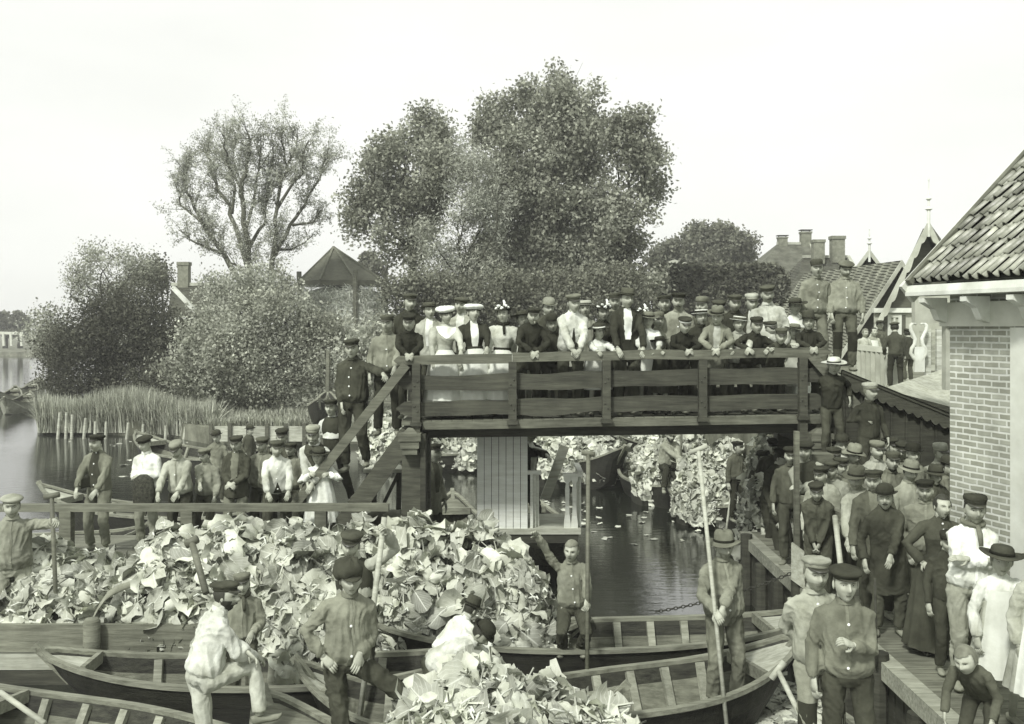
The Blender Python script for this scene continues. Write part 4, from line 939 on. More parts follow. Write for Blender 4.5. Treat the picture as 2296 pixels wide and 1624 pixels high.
# ---------- heaps of big cabbage leaves
def leaf_mat2(name, v):
    m = mat(name, v, .62, .22, 5, .35, 30, spec=.3, island=.48, v2=v*1.25, trans=.05, detail=4); N = m.node_tree.nodes; L = m.node_tree.links
    tc = N.new('ShaderNodeTexCoord'); sp = N.new('ShaderNodeSeparateXYZ'); L.new(tc.outputs['UV'], sp.inputs[0])
    # pale midrib and side veins, from the leaf's own coordinates
    a = N.new('ShaderNodeMath'); a.operation = 'ABSOLUTE'; L.new(sp.outputs[0], a.inputs[0])
    r = N.new('ShaderNodeMapRange'); r.inputs[1].default_value = .015; r.inputs[2].default_value = .07; r.inputs[3].default_value = 1; r.inputs[4].default_value = 0; L.new(a.outputs[0], r.inputs[0])
    v1 = N.new('ShaderNodeMath'); v1.operation = 'MULTIPLY_ADD'; v1.inputs[1].default_value = -.55; L.new(a.outputs[0], v1.inputs[0]); L.new(sp.outputs[1], v1.inputs[2])
    v2 = N.new('ShaderNodeMath'); v2.operation = 'MULTIPLY'; v2.inputs[1].default_value = 40; L.new(v1.outputs[0], v2.inputs[0])
    v3 = N.new('ShaderNodeMath'); v3.operation = 'SINE'; L.new(v2.outputs[0], v3.inputs[0])
    v4 = N.new('ShaderNodeMapRange'); v4.inputs[1].default_value = .86; v4.inputs[2].default_value = 1; v4.inputs[3].default_value = 0; v4.inputs[4].default_value = .45; L.new(v3.outputs[0], v4.inputs[0])
    mxm = N.new('ShaderNodeMath'); mxm.operation = 'MAXIMUM'; L.new(r.outputs[0], mxm.inputs[0]); L.new(v4.outputs[0], mxm.inputs[1])
    b = N['Principled BSDF']; src = b.inputs['Base Color'].links[0].from_socket
    mx = N.new('ShaderNodeMix'); mx.data_type = 'RGBA'; L.new(mxm.outputs[0], mx.inputs[0]); L.new(src, mx.inputs[6]); mx.inputs[7].default_value = tone(min(.8,v*1.45))
    L.new(mx.outputs[2], b.inputs['Base Color']); return m
LMC = leaf_mat2('cabbage_leaf', .41); LMC2 = leaf_mat2('pale_cabbage_leaf', .42)
def big_leaves(pos, nrm, size, rng, curl=.35, tip=None):
    """n ruffled leaves: 5 x 7 grids with stalk"""
    n = len(pos); nu, nv = 7, 9
    g = rng.normal(size=(n,3)); g[:,2] -= .9
    if tip is not None: g += tip
    t = g-nrm*np.sum(g*nrm,1)[:,None]; t /= np.linalg.norm(t,axis=1)[:,None]+1e-6
    nr = nrm+rng.normal(size=(n,3))*.52; nr -= t*np.sum(nr*t,1)[:,None]; nr /= np.linalg.norm(nr,axis=1)[:,None]
    t2 = t+nr*(rng.normal(size=n)*.34+.12)[:,None]; t2 /= np.linalg.norm(t2,axis=1)[:,None]
    s = np.cross(nr,t2); s /= np.linalg.norm(s,axis=1)[:,None]; nr = np.cross(t2,s)
    sz = size*rng.uniform(.55,1.35,n); wd = rng.uniform(.58,.95,n)
    ph = rng.uniform(0,6.28,(n,4)); cu = rng.normal(size=n)*curl*.8+curl*.75; side = rng.normal(size=n)*.5+.15
    V = np.empty((n,nv,nu,3)); UV = np.empty((n,nv,nu,2))
    prof = np.array([.05,.06,.60,.93,1.06,1.08,.98,.76,.36])
    vs = np.array([-.38,-.02,.06,.2,.36,.54,.72,.88,1.0])
    for i in range(nv):
        for j in range(nu):
            u = (j-(nu-1)/2)/((nu-1)/2); edge = u*u if i > 1 else 0
            wv = .13*np.sin(ph[:,0]+vs[i]*7+u*2.2)*edge+.085*np.sin(ph[:,1]+vs[i]*16*np.sign(u+1e-6)-u*3)*edge+.07*np.sin(ph[:,2]+vs[i]*4.2)+.03*np.sin(ph[:,3]*2+u*6+vs[i]*9)
            h = -cu*vs[i]*abs(vs[i])*.6+wv-side*edge*.22*(1 if i > 1 else 0)+(.03 if i < 2 and j == 3 else 0)
            w_ = prof[i]*wd*.5*u*(1+.11*abs(u)*np.sin(ph[:,3]+vs[i]*15+3*np.sign(u+1e-6)))
            V[:,i,j] = pos+t2*(sz*(vs[i]-.3)*(1-.18*abs(cu)*max(0,vs[i])))[:,None]+s*(sz*w_)[:,None]+nr*(sz*h)[:,None]
            UV[:,i,j,0] = u; UV[:,i,j,1] = vs[i]
    b = (np.arange(n)*nu*nv)[:,None]; q = []
    for i in range(nv-1):
        for j in range(nu-1):
            k = i*nu+j; q.append([k,k+1,k+nu+1,k+nu])
    q = np.array(q); Q = (b[:,:,None]+q[None]).reshape(-1,4)
    return V.reshape(-1,3), Q, UV.reshape(-1,2)
def heap(label, blobs, n, size, m, seed, base=0.15, cat='leaf heap', curl=.55, top=.14):
    """mound = union of half ellipsoids (cx,cy,cz,rx,ry,rz); leaves lie on the part that is not inside another"""
    rng = np.random.default_rng(seed); B = np.array(blobs)
    cen = B[:,:3].mean(0); root = empty('leaf_heap', (cen[0],cen[1],base), label, cat); o = np.array([cen[0],cen[1],base])
    A = B[:,3]*B[:,5]+B[:,3]*B[:,4]; pos = []; nm = []
    for k, (cx,cy,cz,rx,ry,rz) in enumerate(blobs):
        c = int(n*1.8*A[k]/A.sum()); d = rng.normal(size=(c,3)); d[:,2] = np.abs(d[:,2])*1.1-.35; d[:,1] -= .25; d /= np.linalg.norm(d,axis=1)[:,None]
        p = d*np.array([rx,ry,rz])*(1+rng.normal(size=c)*.045)[:,None]+np.array([cx,cy,cz])
        nr = d/np.array([rx,ry,rz]); nr /= np.linalg.norm(nr,axis=1)[:,None]
        ok = p[:,2] > base
        for j in range(len(blobs)):
            if j != k: ok &= np.sum(((p-B[j,:3])/B[j,3:])**2,1) > .8
        pos.append(p[ok]); nm.append(nr[ok])
    pos = np.concatenate(pos); nm = np.concatenate(nm)
    if len(pos) > n: i = rng.permutation(len(pos))[:n]; pos, nm = pos[i], nm[i]
    v, q, uv = big_leaves(pos-o, nm, size, rng, curl); tag(npmesh('leaves', v, q, m, root, True, uv), kind='stuff')
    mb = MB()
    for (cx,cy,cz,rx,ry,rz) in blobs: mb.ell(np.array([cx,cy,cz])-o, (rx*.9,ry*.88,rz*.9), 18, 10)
    mb.obj('leaf_core', mat('leaf_shadow_core', .03, .9, .5, 6, .8, 14), root, True)  # near-black core puts shade into the gaps between the leaves
    # broken stalks on top
    k = int(n*top)
    if k:
        idx = rng.integers(0,len(pos),k*3); idx = idx[nm[idx,2] > .25][:k]; mb = MB()
        for i in idx:
            p = Vector(pos[i]-o)+Vector(nm[i])*.04; d = Vector(rng.normal(size=3)); d.z = abs(d.z)*.35; d.normalize(); l = size*rng.uniform(.25,.6)
            mb.tube([p-d*l*.5, p+Vector((0,0,.02)), p+d*l*.5], [.011,.010,.006], 5)
        tag(mb.obj('stalks', mat('leaf_stalk', .6, .6, .2), root, True), kind='stuff')
    return root
def hb(x, ytop, d, wpx, ry, zbase=.1):          # blob by its top in photo units
    p = pt(x,ytop,d); return (p.x, d, zbase, wpx*d/F, ry, max(.2,p.z-zbase))
heap('great heap of pale cabbage leaves filling the barge before the jetty',
  [hb(400,1195,11.7,130,.75), hb(520,1185,11.7,150,.8), hb(660,1190,11.6,150,.85), hb(800,1195,11.7,140,.8), hb(930,1180,11.7,150,.85), hb(1060,1195,11.6,130,.85), hb(1150,1260,11.5,95,.75), hb(1190,1340,11.5,75,.6), hb(470,1290,11.55,180,.4), hb(720,1320,11.1,180,.6), hb(930,1300,11.65,200,.4), hb(1080,1320,11.65,120,.35), hb(780,1370,11.1,90,.4)], 4600, .27, LMC, 71, .12)
heap('lower heap of broad leaves behind the plank barrier at the left',
  [hb(110,1235,11.9,90,.6), hb(210,1250,11.9,110,.6), hb(60,1290,11.7,80,.6), hb(290,1290,11.8,90,.6), hb(160,1330,11.5,150,.45)], 1050, .29, LMC, 72, .1)
heap('front heap of large ruffled leaves at the bottom centre',
  [hb(1060,1495,8.8,85,.45,.15), hb(1000,1548,8.6,110,.5,.15), hb(1120,1530,8.55,120,.5,.15), hb(1220,1552,8.6,110,.55,.15), hb(1300,1595,8.5,100,.5,.1), hb(950,1585,8.4,90,.45,.1), hb(1100,1580,8.1,200,.5,.1), hb(1380,1610,8.4,70,.4,.05)], 1300, .33, LMC2, 73, .1, top=.18)
heap('leaf load on the barge with the seated worker', [hb(1470,975,22.6,50,1.0), hb(1440,1015,22.4,26,.8), hb(1500,985,22.8,50,1.0), hb(1590,950,24.5,90,1.2), hb(1640,960,24.5,70,1)], 1900, .25, LMC, 74, .2)
heap('leaf load in front of the standing dark figure under the bridge', [hb(1565,1020,20.2,50,.7), hb(1625,1000,20.4,55,.7), hb(1548,1065,20.0,36,.6), hb(1592,1075,19.7,58,.6), hb(1635,1070,19.9,40,.5)], 1900, .245, LMC, 75, .2)
heap('leaf heap overhanging the black barge beyond the porch', [hb(1260,962,25,80,1.2), hb(1340,962,25,70,1.2), hb(1210,975,25.5,50,1)], 1300, .26, LMC2, 76, .3)
heap('leaf heap at the yard seen left of the booth', [hb(870,930,27.5,60,1), hb(960,945,27.5,70,1), hb(1050,950,27.5,60,1)], 1300, .26, LMC, 77, .2)
heap('leaves piled far behind under the right span', [hb(1450,985,27.5,80,1), hb(1560,965,28,100,1.2)], 1100, .26, LMC, 78, .3)
heap('shaded leaf load beneath the right end of the bridge', [hb(1720,985,15.5,60,.7), hb(1770,1010,15.2,50,.7), hb(1710,1060,15,50,.6)], 900, .22, LMC, 79, .3, top=.1)
# leaves adrift on the water
def drift():
    rng = np.random.default_rng(90); P = []
    for x0, x1, y0, y1, n in ((1700,2010,1530,1624,420),(1330,1640,1130,1230,22),(1740,1790,1180,1330,25),(140,420,985,1080,22),(1180,1320,1120,1180,45),(1330,1500,985,1010,40),(2010,2080,1500,1620,30)):
        for _ in range(n): q = onz(rng.uniform(x0,x1), rng.uniform(y0,y1), .012); P.append(tuple(q))
    P = np.array(P); n = np.tile(np.array([0,0,1.]),(len(P),1)); v, q, uv = big_leaves(P, n, .17, rng, .1)
    v[:,2] = .012+np.clip(v[:,2]-.012,-.01,.06)*.5
    o = npmesh('floating_leaves', v, q, LMC, None, True, uv); o['kind'] = 'stuff'; o['label'] = 'torn leaves floating on the dark canal'
drift()
# a long dark cloth thrown over the left heap
mb = MB(); cp = [(206,1392),(222,1362),(240,1338),(262,1322),(290,1311),(318,1305),(338,1300)]; cr = [.10,.115,.11,.095,.075,.055,.03]
mb.loft([[pt(x,y,11.08+.02*i)+Vector((0,-.02,0))+Vector((.25*cr[i]*math.cos(a)*(1+.5*math.sin(3*a+i)), .28*cr[i]*math.sin(a), cr[i]*(.9*math.cos(a)*-.3+.8*math.sin(a+1.2)))) for a in [2*math.pi*k/14 for k in range(14)]] for i, (x,y) in enumerate(cp)])
tag(mb.obj('cloth_sack', cloth(.2), None, True), 'long grey cloth draped over the left leaf heap', 'cloth')
# ================= people =================
M_SKIN = mat('skin', .38, .6, .2, 14, .15, 60, spec=.3); M_STUB = mat('stubbled_skin', .27, .7, .25, 30, .2, 90, spec=.2); M_HAIRD = mat('dark_hair', .035, .7, .3, 20, .3, 60, stretch=(1,1,.2)); M_HAIRL = mat('fair_hair', .17, .7, .3, 20, .3, 60, stretch=(1,1,.2)); M_HAIRG = mat('grey_hair', .4, .7, .25, 20, .3, 60, stretch=(1,1,.2))
M_EYE = mat('eye_dark', .03, .3, .1, 3); M_EYEW = mat('eye_white', .5, .4, .05, 3); M_LIP = mat('lip', .27, .6, .1, 8); M_BROW = mat('brow', .10, .8, .2, 20)
M_CLOG = wood('clog_wood', .22, .3, .7, .3); M_SHOE = mat('black_shoe', .03, .5, .3, 6); M_BTN = mat('bone_button', .8, .35, .05, 3)
HAIR = {'d': M_HAIRD, 'l': M_HAIRL, 'g': M_HAIRG}
def gs(d2, w): return math.exp(-d2/(2*w*w))
def head_mesh(seed, kid=0.0, fem=0.0, hatted=True, stub=False):
    """head grid centred on the skull, front = -Y; returns verts, faces, material ids (0 skin 1 eye 2 brow 3 lip 4 white)"""
    rr = random.Random(seed); J = lambda a: rr.uniform(-a, a)
    nP, nT = 44, 34
    jaw = .70+.05*J(1)+.10*fem*-.5+kid*.10; nose = (.029+J(.005))*(1-.4*kid)*(1-.15*fem); cheek = .0055+J(.003); brow = (.0095+J(.002))*(1-.6*kid)*(1-.5*fem); fat = 1+J(.06)+.06*kid
    V = []; cen = []
    for i in range(nT+1):
        t = i/nT; th = math.pi*(t)  # from top to below chin
        z0 = math.cos(th); r0 = math.sin(th)
        for k in range(nP):
            u = k/nP*2-1; ph = math.pi*(u*.62+.38*u**3)          # denser round the face (phi 0 = front)
            x = math.sin(ph)*r0; y = -math.cos(ph)*r0; z = z0
            X = .0775*fat*x; Y = .097*y+.004; Z = .118*z
            if z < .1:                                            # jaw tapers, back of skull rises to the neck
                f = min(1,(.1-z)/1.0)
                X *= 1-(1-jaw)*f**1.35; 
                if y < 0: Y *= 1-.16*f**1.6
                else: Y *= 1-.42*f
                if y < 0: Y -= .008*f
            if y < 0:
                fr = min(1, -y*1.4)
                d = 0
                d += nose*gs((X/.0105)**2+((Z+.018)/.017)**2, 1)*1.0 + nose*.55*gs((X/.008)**2+((Z-.004)/.02)**2, 1)
                d += .006*gs((abs(X)-.011)**2/.007**2+((Z+.026)/.008)**2,1)
                for sx in (-1,1):
                    d -= (.0165)*gs(((X-sx*.031)/.0155)**2+((Z-.008)/.0105)**2, 1)
                    d += brow*gs(((X-sx*.03)/.02)**2+((Z-.028)/.008)**2, 1)
                    d += cheek*gs(((X-sx*.044)/.017)**2+((Z+.024)/.016)**2, 1)
                d += .0045*gs((X/.02)**2+((Z+.054)/.006)**2, 1)+.005*gs((X/.018)**2+((Z+.066)/.006)**2, 1)-.004*gs((X/.024)**2+((Z+.0605)/.003)**2,1)
                d -= .004*gs((X/.02)**2+((Z+.08)/.008)**2,1); d += .008*gs((X/.02)**2+((Z+.098)/.014)**2, 1)
                Y -= d*fr
            if hatted and Z > .05: q_ = 1-.10*(Z-.05)/.068; X *= q_; Y *= q_; Z = .05+(Z-.05)*.6
            V.append((X,Y,Z))
    Fc = []; mi = []
    for i in range(nT):
        for k in range(nP):
            a, b_ = i*nP+k, i*nP+(k+1)%nP; Fc.append((a, a+nP, b_+nP, b_)); 
            c = [sum(V[q][e] for q in Fc[-1])/4 for e in range(3)]; m_ = 0
            if c[1] < -.03:
                ax = abs(c[0])
                e = ((ax-.031)/.0125)**2+((c[2]-.0065)/.0052)**2
                if (c[0]/.022)**2+((c[2]+.0605)/.0075)**2 < 1: m_ = 3
                elif stub and c[2] < -.040-.25*max(0,.03-ax) and not (abs(c[2]+.05) < .006 and ax < .006): m_ = 5
            mi.append(m_)
    return V, Fc, mi
def skullpt(x, y, z, k=1.0): return (.076*x*k, .097*y*k+.004, .118*z*k)
# hats: lists of (part name, builder) in head space; z = 0 is the skull centre, brim line about .045
def crescent(r0x, r0y, ext, z0, drop, a0=62, n=12, th=.006):
    mb = MB(); R_ = []
    for i in range(n+1):
        a = math.radians(-a0+2*a0*i/n); s_, c_ = math.sin(a), -math.cos(a); k = max(.03, math.cos(a/a0*math.degrees(1)*0+math.radians((i/n*2-1)*88)))**.6
        p = Vector((r0x*s_, r0y*c_, z0)); q = Vector((r0x*s_*(1+.25*ext*k), r0y*c_-ext*k, z0-drop*k))
        R_.append([p, q, q+Vector((0,0,th)), p+Vector((0,0,th))])
    return mb.loft(R_)
def hat_build(kind, rr):
    """returns (top height above skull centre, [(name, MB, matkey, is_sub)])"""
    L_ = []
    if kind in ('cap', 'kepi', 'sailor', 'checkcap', 'boycap'):
        mb = MB(); flat = rr.uniform(-.012,.012)
        crown = {'cap': (.107,.096), 'kepi': (.092,.116), 'sailor': (.106,.095), 'checkcap': (.099,.108), 'boycap': (.100,.102)}[kind]
        n = 24; W_ = crown[0]; H_ = crown[1]
        prof = [(.0845,.036),(.087,.062),(W_*.97,.076),(W_*1.0,.088),(W_*.93,H_+.004),(W_*.55,H_+.013),(.01,H_+.014)]
        rings = []
        for r, z in prof:
            rings.append([Vector((r*math.cos(2*math.pi*k/n)*.94, r*math.sin(2*math.pi*k/n)*1.16+.006+(z-.04)*.15, z+(z-.05)*flat*6*math.sin(2*math.pi*k/n)+(rr.uniform(-.002,.002) if z > .07 else 0)+(z>.07)*.006*math.cos(2*math.pi*k/n)*rr.choice((0,1))) ) for k in range(n)])
        mb.loft(rings); L_.append(('cap', mb, 0, 0)); L_.append(('visor', crescent(.082,.094,.038,.040,.020), 1, 1))
        bd = MB(); bd.lathe([(.0865,.040),(.0885,.044),(.0895,.062),(.0885,.066)], 24, (0,.006,0), .94, 1.14); L_.append(('band', bd, 2, 1))
        return H_+.016, L_
    if kind == 'flat':
        mb = MB(); n = 24; rings = []
        for r, z in [(.085,.034),(.09,.055),(.112,.066),(.118,.078),(.10,.094),(.06,.104),(.01,.106)]:
            rings.append([Vector((r*math.cos(2*math.pi*k/n)*.95, r*math.sin(2*math.pi*k/n)*1.12-.006, z+.014*math.sin(2*math.pi*k/n))) for k in range(n)])
        mb.loft(rings); L_ = [('cap', mb, 0, 0), ('visor', crescent(.08,.094,.03,.036,.014), 0, 1)]; return .112, L_
    def brimhat(prof, brim, curl, bandz, bandr, sx=1.0, sy=1.15, dent=0, wob=0):
        mb = MB(); n = 28; rings = []; ph = rr.uniform(0,6)
        bz_ = prof[0][1]
        for i, (r, z, e) in enumerate([(brim, bz_, 2), (brim*.997, bz_+.006, 2), ((brim+prof[0][0])/2, bz_+.003, 1)]+[(r, z, 0) for r, z in prof]):
            rg = []
            for k in range(n):
                a = 2*math.pi*k/n; zz = z
                if e: zz += curl*(abs(math.cos(a))**2)*e/2-.10*abs(curl)*(abs(math.sin(a))**2)*e+wob*math.sin(2*a+ph)*e/2
                else: zz -= dent*(abs(math.cos(a)) < .35)*(z > prof[-1][1]-.03)
                rg.append(Vector((r*math.cos(a)*sx, r*math.sin(a)*sy+.004, zz)))
            rings.append(rg)
        mb.loft(rings); L_.append(('hat', mb, 0, 0))
        if bandz: bd = MB(); bd.lathe([(bandr,bandz[0]),(bandr+.003,bandz[0]+.002),(bandr+.002,bandz[1]-.002),(bandr-.001,bandz[1])], 28, (0,.004,0), sx, sy); L_.append(('hat_band', bd, 1, 1))
    if kind == 'bowler': brimhat([(.088,.045),(.090,.065),(.091,.092),(.083,.122),(.062,.144),(.03,.155),(.005,.156)], .128, .022, (.048,.07), .0905); return .157, L_
    if kind == 'fedora': brimhat([(.087,.045),(.086,.07),(.083,.11),(.074,.138),(.045,.142),(.005,.135)], .135, .014, (.048,.074), .0885, dent=.012, wob=.006); return .142, L_
    if kind == 'porkpie': brimhat([(.09,.045),(.089,.07),(.088,.1),(.083,.108),(.04,.108),(.005,.106)], .126, .008, (.048,.072), .0915, wob=.004); return .108, L_
    if kind == 'tallhat': brimhat([(.09,.045),(.087,.08),(.082,.13),(.078,.156),(.06,.164),(.005,.16)], .132, -.012, (.048,.07), .091, wob=.008); return .164, L_
    if kind == 'slouch': brimhat([(.092,.04),(.09,.07),(.085,.115),(.072,.14),(.04,.148),(.005,.142)], .150, -.022, (.043,.064), .093, dent=.012, wob=.018); return .148, L_
    if kind == 'wide': brimhat([(.09,.042),(.088,.07),(.084,.095),(.07,.112),(.03,.118),(.005,.118)], .17, .006, (.045,.068), .0905, wob=.012); return .118, L_
    if kind == 'boater': brimhat([(.09,.045),(.09,.07),(.09,.098),(.086,.1),(.03,.1),(.005,.1)], .138, 0, (.048,.086), .0915); return .1, L_
    if kind == 'tam':
        mb = MB(); n = 32; rings = []
        for r, z in [(.092,.03),(.100,.034),(.103,.05),(.128,.056),(.135,.072),(.132,.09),(.115,.103),(.06,.11),(.005,.11)]:
            rings.append([Vector((r*math.cos(2*math.pi*k/n)*(1+.02*math.sin(k*3.1)), r*math.sin(2*math.pi*k/n)*1.05+.01, z+.004*math.sin(k*2.3))) for k in range(n)])
        mb.loft(rings); L_ = [('hat', mb, 0, 0)]; bd = MB(); bd.lathe([(.099,.022),(.102,.024),(.102,.036),(.098,.038)], 28, (0,.008,0), 1, 1.05); L_.append(('hat_band', bd, 1, 1)); return .11, L_
    if kind == 'flower':
        brimhat([(.085,.05),(.083,.075),(.075,.1),(.04,.11),(.005,.108)], .125, .014, None, 0, wob=.01)
        for q in range(5):
            a = -2.6+q*.55+rr.uniform(-.1,.1); mb = MB(); c = Vector((.095*math.cos(a),.1*math.sin(a),.078+.03*(q%2)))
            for z in range(4): mb.ell(c+Vector((rr.uniform(-.014,.014),rr.uniform(-.014,.014),rr.uniform(-.01,.012))), (.018,.018,.014), 8, 5)
            L_.append(('flower', mb, 1, 1))
        mb = MB(); mb.tube([(.03,-.05,.10),(.045,-.05,.15),(.03,-.04,.185)], [.012,.02,.012], 8); L_.append(('feather', mb, 1, 1)); return .185, L_
    if kind == 'floppy':
        mb = MB(); n = 26; rings = []
        for r, z, sh in [(.086,.02,0),(.094,.035,0),(.108,.05,-.012),(.112,.085,-.03),(.094,.125,-.03),(.07,.15,-.015),(.01,.16,-.01)]:
            rings.append([Vector((r*math.cos(2*math.pi*k/n)+sh, r*math.sin(2*math.pi*k/n)*1.1, z+.012*math.sin(k*1.7)+(-.035*math.cos(2*math.pi*k/n) if .03 < z < .1 else 0)*-1)) for k in range(n)])
        mb.loft(rings); return .16, [('hat', mb, 0, 0), ('visor', crescent(.08,.094,.05,.034,.03,80), 0, 1)]
    return .118, []
# trunk outlines (z, rx, ry, y) for a man of 1.75
TOPS = {
 'smock':  [(.90,.168,.128,0),(.935,.205,.16,0),(.99,.215,.172,-.012),(1.10,.20,.155,-.008),(1.25,.198,.145,0),(1.34,.196,.128,.004),(1.405,.160,.10,.008),(1.445,.108,.08,.008),(1.48,.068,.066,.004),(1.515,.060,.062,0)],
 'jacket': [(.76,.208,.16,0),(.84,.205,.155,0),(.98,.192,.14,0),(1.08,.182,.132,0),(1.25,.196,.14,0),(1.36,.198,.128,.004),(1.43,.168,.10,.008),(1.47,.095,.075,.008),(1.50,.07,.07,.004)],
 'short':  [(.90,.185,.142,0),(.96,.19,.146,0),(1.08,.182,.14,-.004),(1.25,.194,.14,0),(1.34,.196,.126,.004),(1.405,.160,.098,.008),(1.445,.106,.078,.008),(1.485,.070,.068,.004),(1.51,.064,.066,0)],
 'vest':   [(.92,.172,.135,0),(1.0,.168,.13,0),(1.10,.166,.126,0),(1.25,.184,.135,0),(1.36,.18,.122,.004),(1.425,.14,.09,.01),(1.46,.09,.072,.01)],
 'coat':   [(.50,.235,.19,.01),(.62,.225,.18,.01),(.80,.205,.16,0),(.98,.19,.142,0),(1.08,.182,.134,0),(1.25,.196,.14,0),(1.36,.198,.128,.004),(1.43,.168,.10,.008),(1.47,.095,.075,.008),(1.51,.07,.07,.004)],
 'bodice': [(.98,.15,.12,0),(1.05,.125,.105,0),(1.12,.135,.112,-.004),(1.24,.165,.142,-.016),(1.34,.165,.124,-.002),(1.42,.13,.088,.006),(1.465,.075,.065,.008),(1.50,.055,.058,.004),(1.53,.053,.056,0)],
}
TOPS['girl'] = TOPS['bodice']
PEOPLE = []
def lean_mat(lean, side=0): return Matrix.Rotation(lean, 3, 'X') @ Matrix.Rotation(side, 3, 'Y')
def ik(S, T, a, b_, pole):
    d = T-S; L_ = d.length
    if L_ > (a+b_)*.995: T = S+d*((a+b_)*.995/L_); d = T-S; L_ = d.length
    if L_ < abs(a-b_)+.02: L_ = abs(a-b_)+.02
    x = (a*a-b_*b_+L_*L_)/(2*L_); h = math.sqrt(max(1e-6, a*a-x*x)); dn = d.normalized()
    p = pole-dn*pole.dot(dn); p.normalize(); return S+dn*x+p*h, T
def hand_mb(mb, W, dirv, up, s, side, curl=.4, n=5):
    """palm and five fingers from wrist W; dirv along the fingers, up = back of the hand"""
    d = dirv.normalized(); u = (up-d*up.dot(d)).normalized(); w_ = d.cross(u)*side     # w_: towards the thumb
    P = lambda a, b_, c: W+(d*a+w_*b_+u*c)*s
    R_ = []
    for a, hw, ht in ((-.02,.026,.020),(.015,.032,.018),(.055,.040,.015),(.092,.039,.012)):
        R_.append([P(a, hw*math.cos(q*math.pi/4)+.002, ht*math.sin(q*math.pi/4)-.004*(a/.09)) for q in range(8)])
    mb.loft(R_)
    for q, (off, ln) in enumerate(((.029,.072),(.010,.08),(-.010,.075),(-.028,.06))):
        c = curl*(1+.12*q); a1 = c*.55; a2 = c*1.25; a3 = c*1.8
        p0 = P(.082, off*.95, -.003); f = lambda a: (d*math.cos(a)-u*math.sin(a))
        sp = w_*off*.9
        p1 = p0+(f(a1)+sp*1.0)*ln*.45*s; p2 = p1+f(a2)*ln*.32*s; p3 = p2+f(a3)*ln*.25*s
        mb.tube([p0,p1,p2,p3], [.0095*s,.0092*s,.0082*s,.006*s], n+1)
    t0 = P(.012,.028,-.006); t1 = t0+(d*.55+w_*.65-u*.35).normalized()*.042*s; t2 = t1+(d*.9+w_*.12-u*.5).normalized()*.03*s
    mb.tube([t0,t1,t2], [.0125*s,.0105*s,.0075*s], n+1)
ARMS = {  # hand targets in man units (x outward, y, z), palm direction hint, curl
 'down':  ((.27,-.04,.84),(0,-.15,-1),.5), 'clasp': ((.035,-.27,1.02),(-.75,-.35,-.2),.6), 'hip': ((.20,-.10,.98),(-.6,-.4,-.5),.5), 'pocket': ((.20,-.11,.90),(0,-.2,-1),.3),
 'cross': ((-.10,-.19,1.19),(-1,-.05,.0),.4), 'behind': ((.03,.17,.96),(-.8,.1,-.2),.5), 'chest': ((.02,-.25,1.20),(-.6,-.35,.5),.9), 'up': ((.34,-.10,1.83),(.1,-.1,1),.35), 'knit': ((.05,-.24,1.12),(-.8,-.2,.1),.7),
 'chin': ((.03,-.2,1.30),(-.9,-.1,.0),.4), 'lowclasp': ((.03,-.22,.86),(-.3,-.3,-1),.5)}
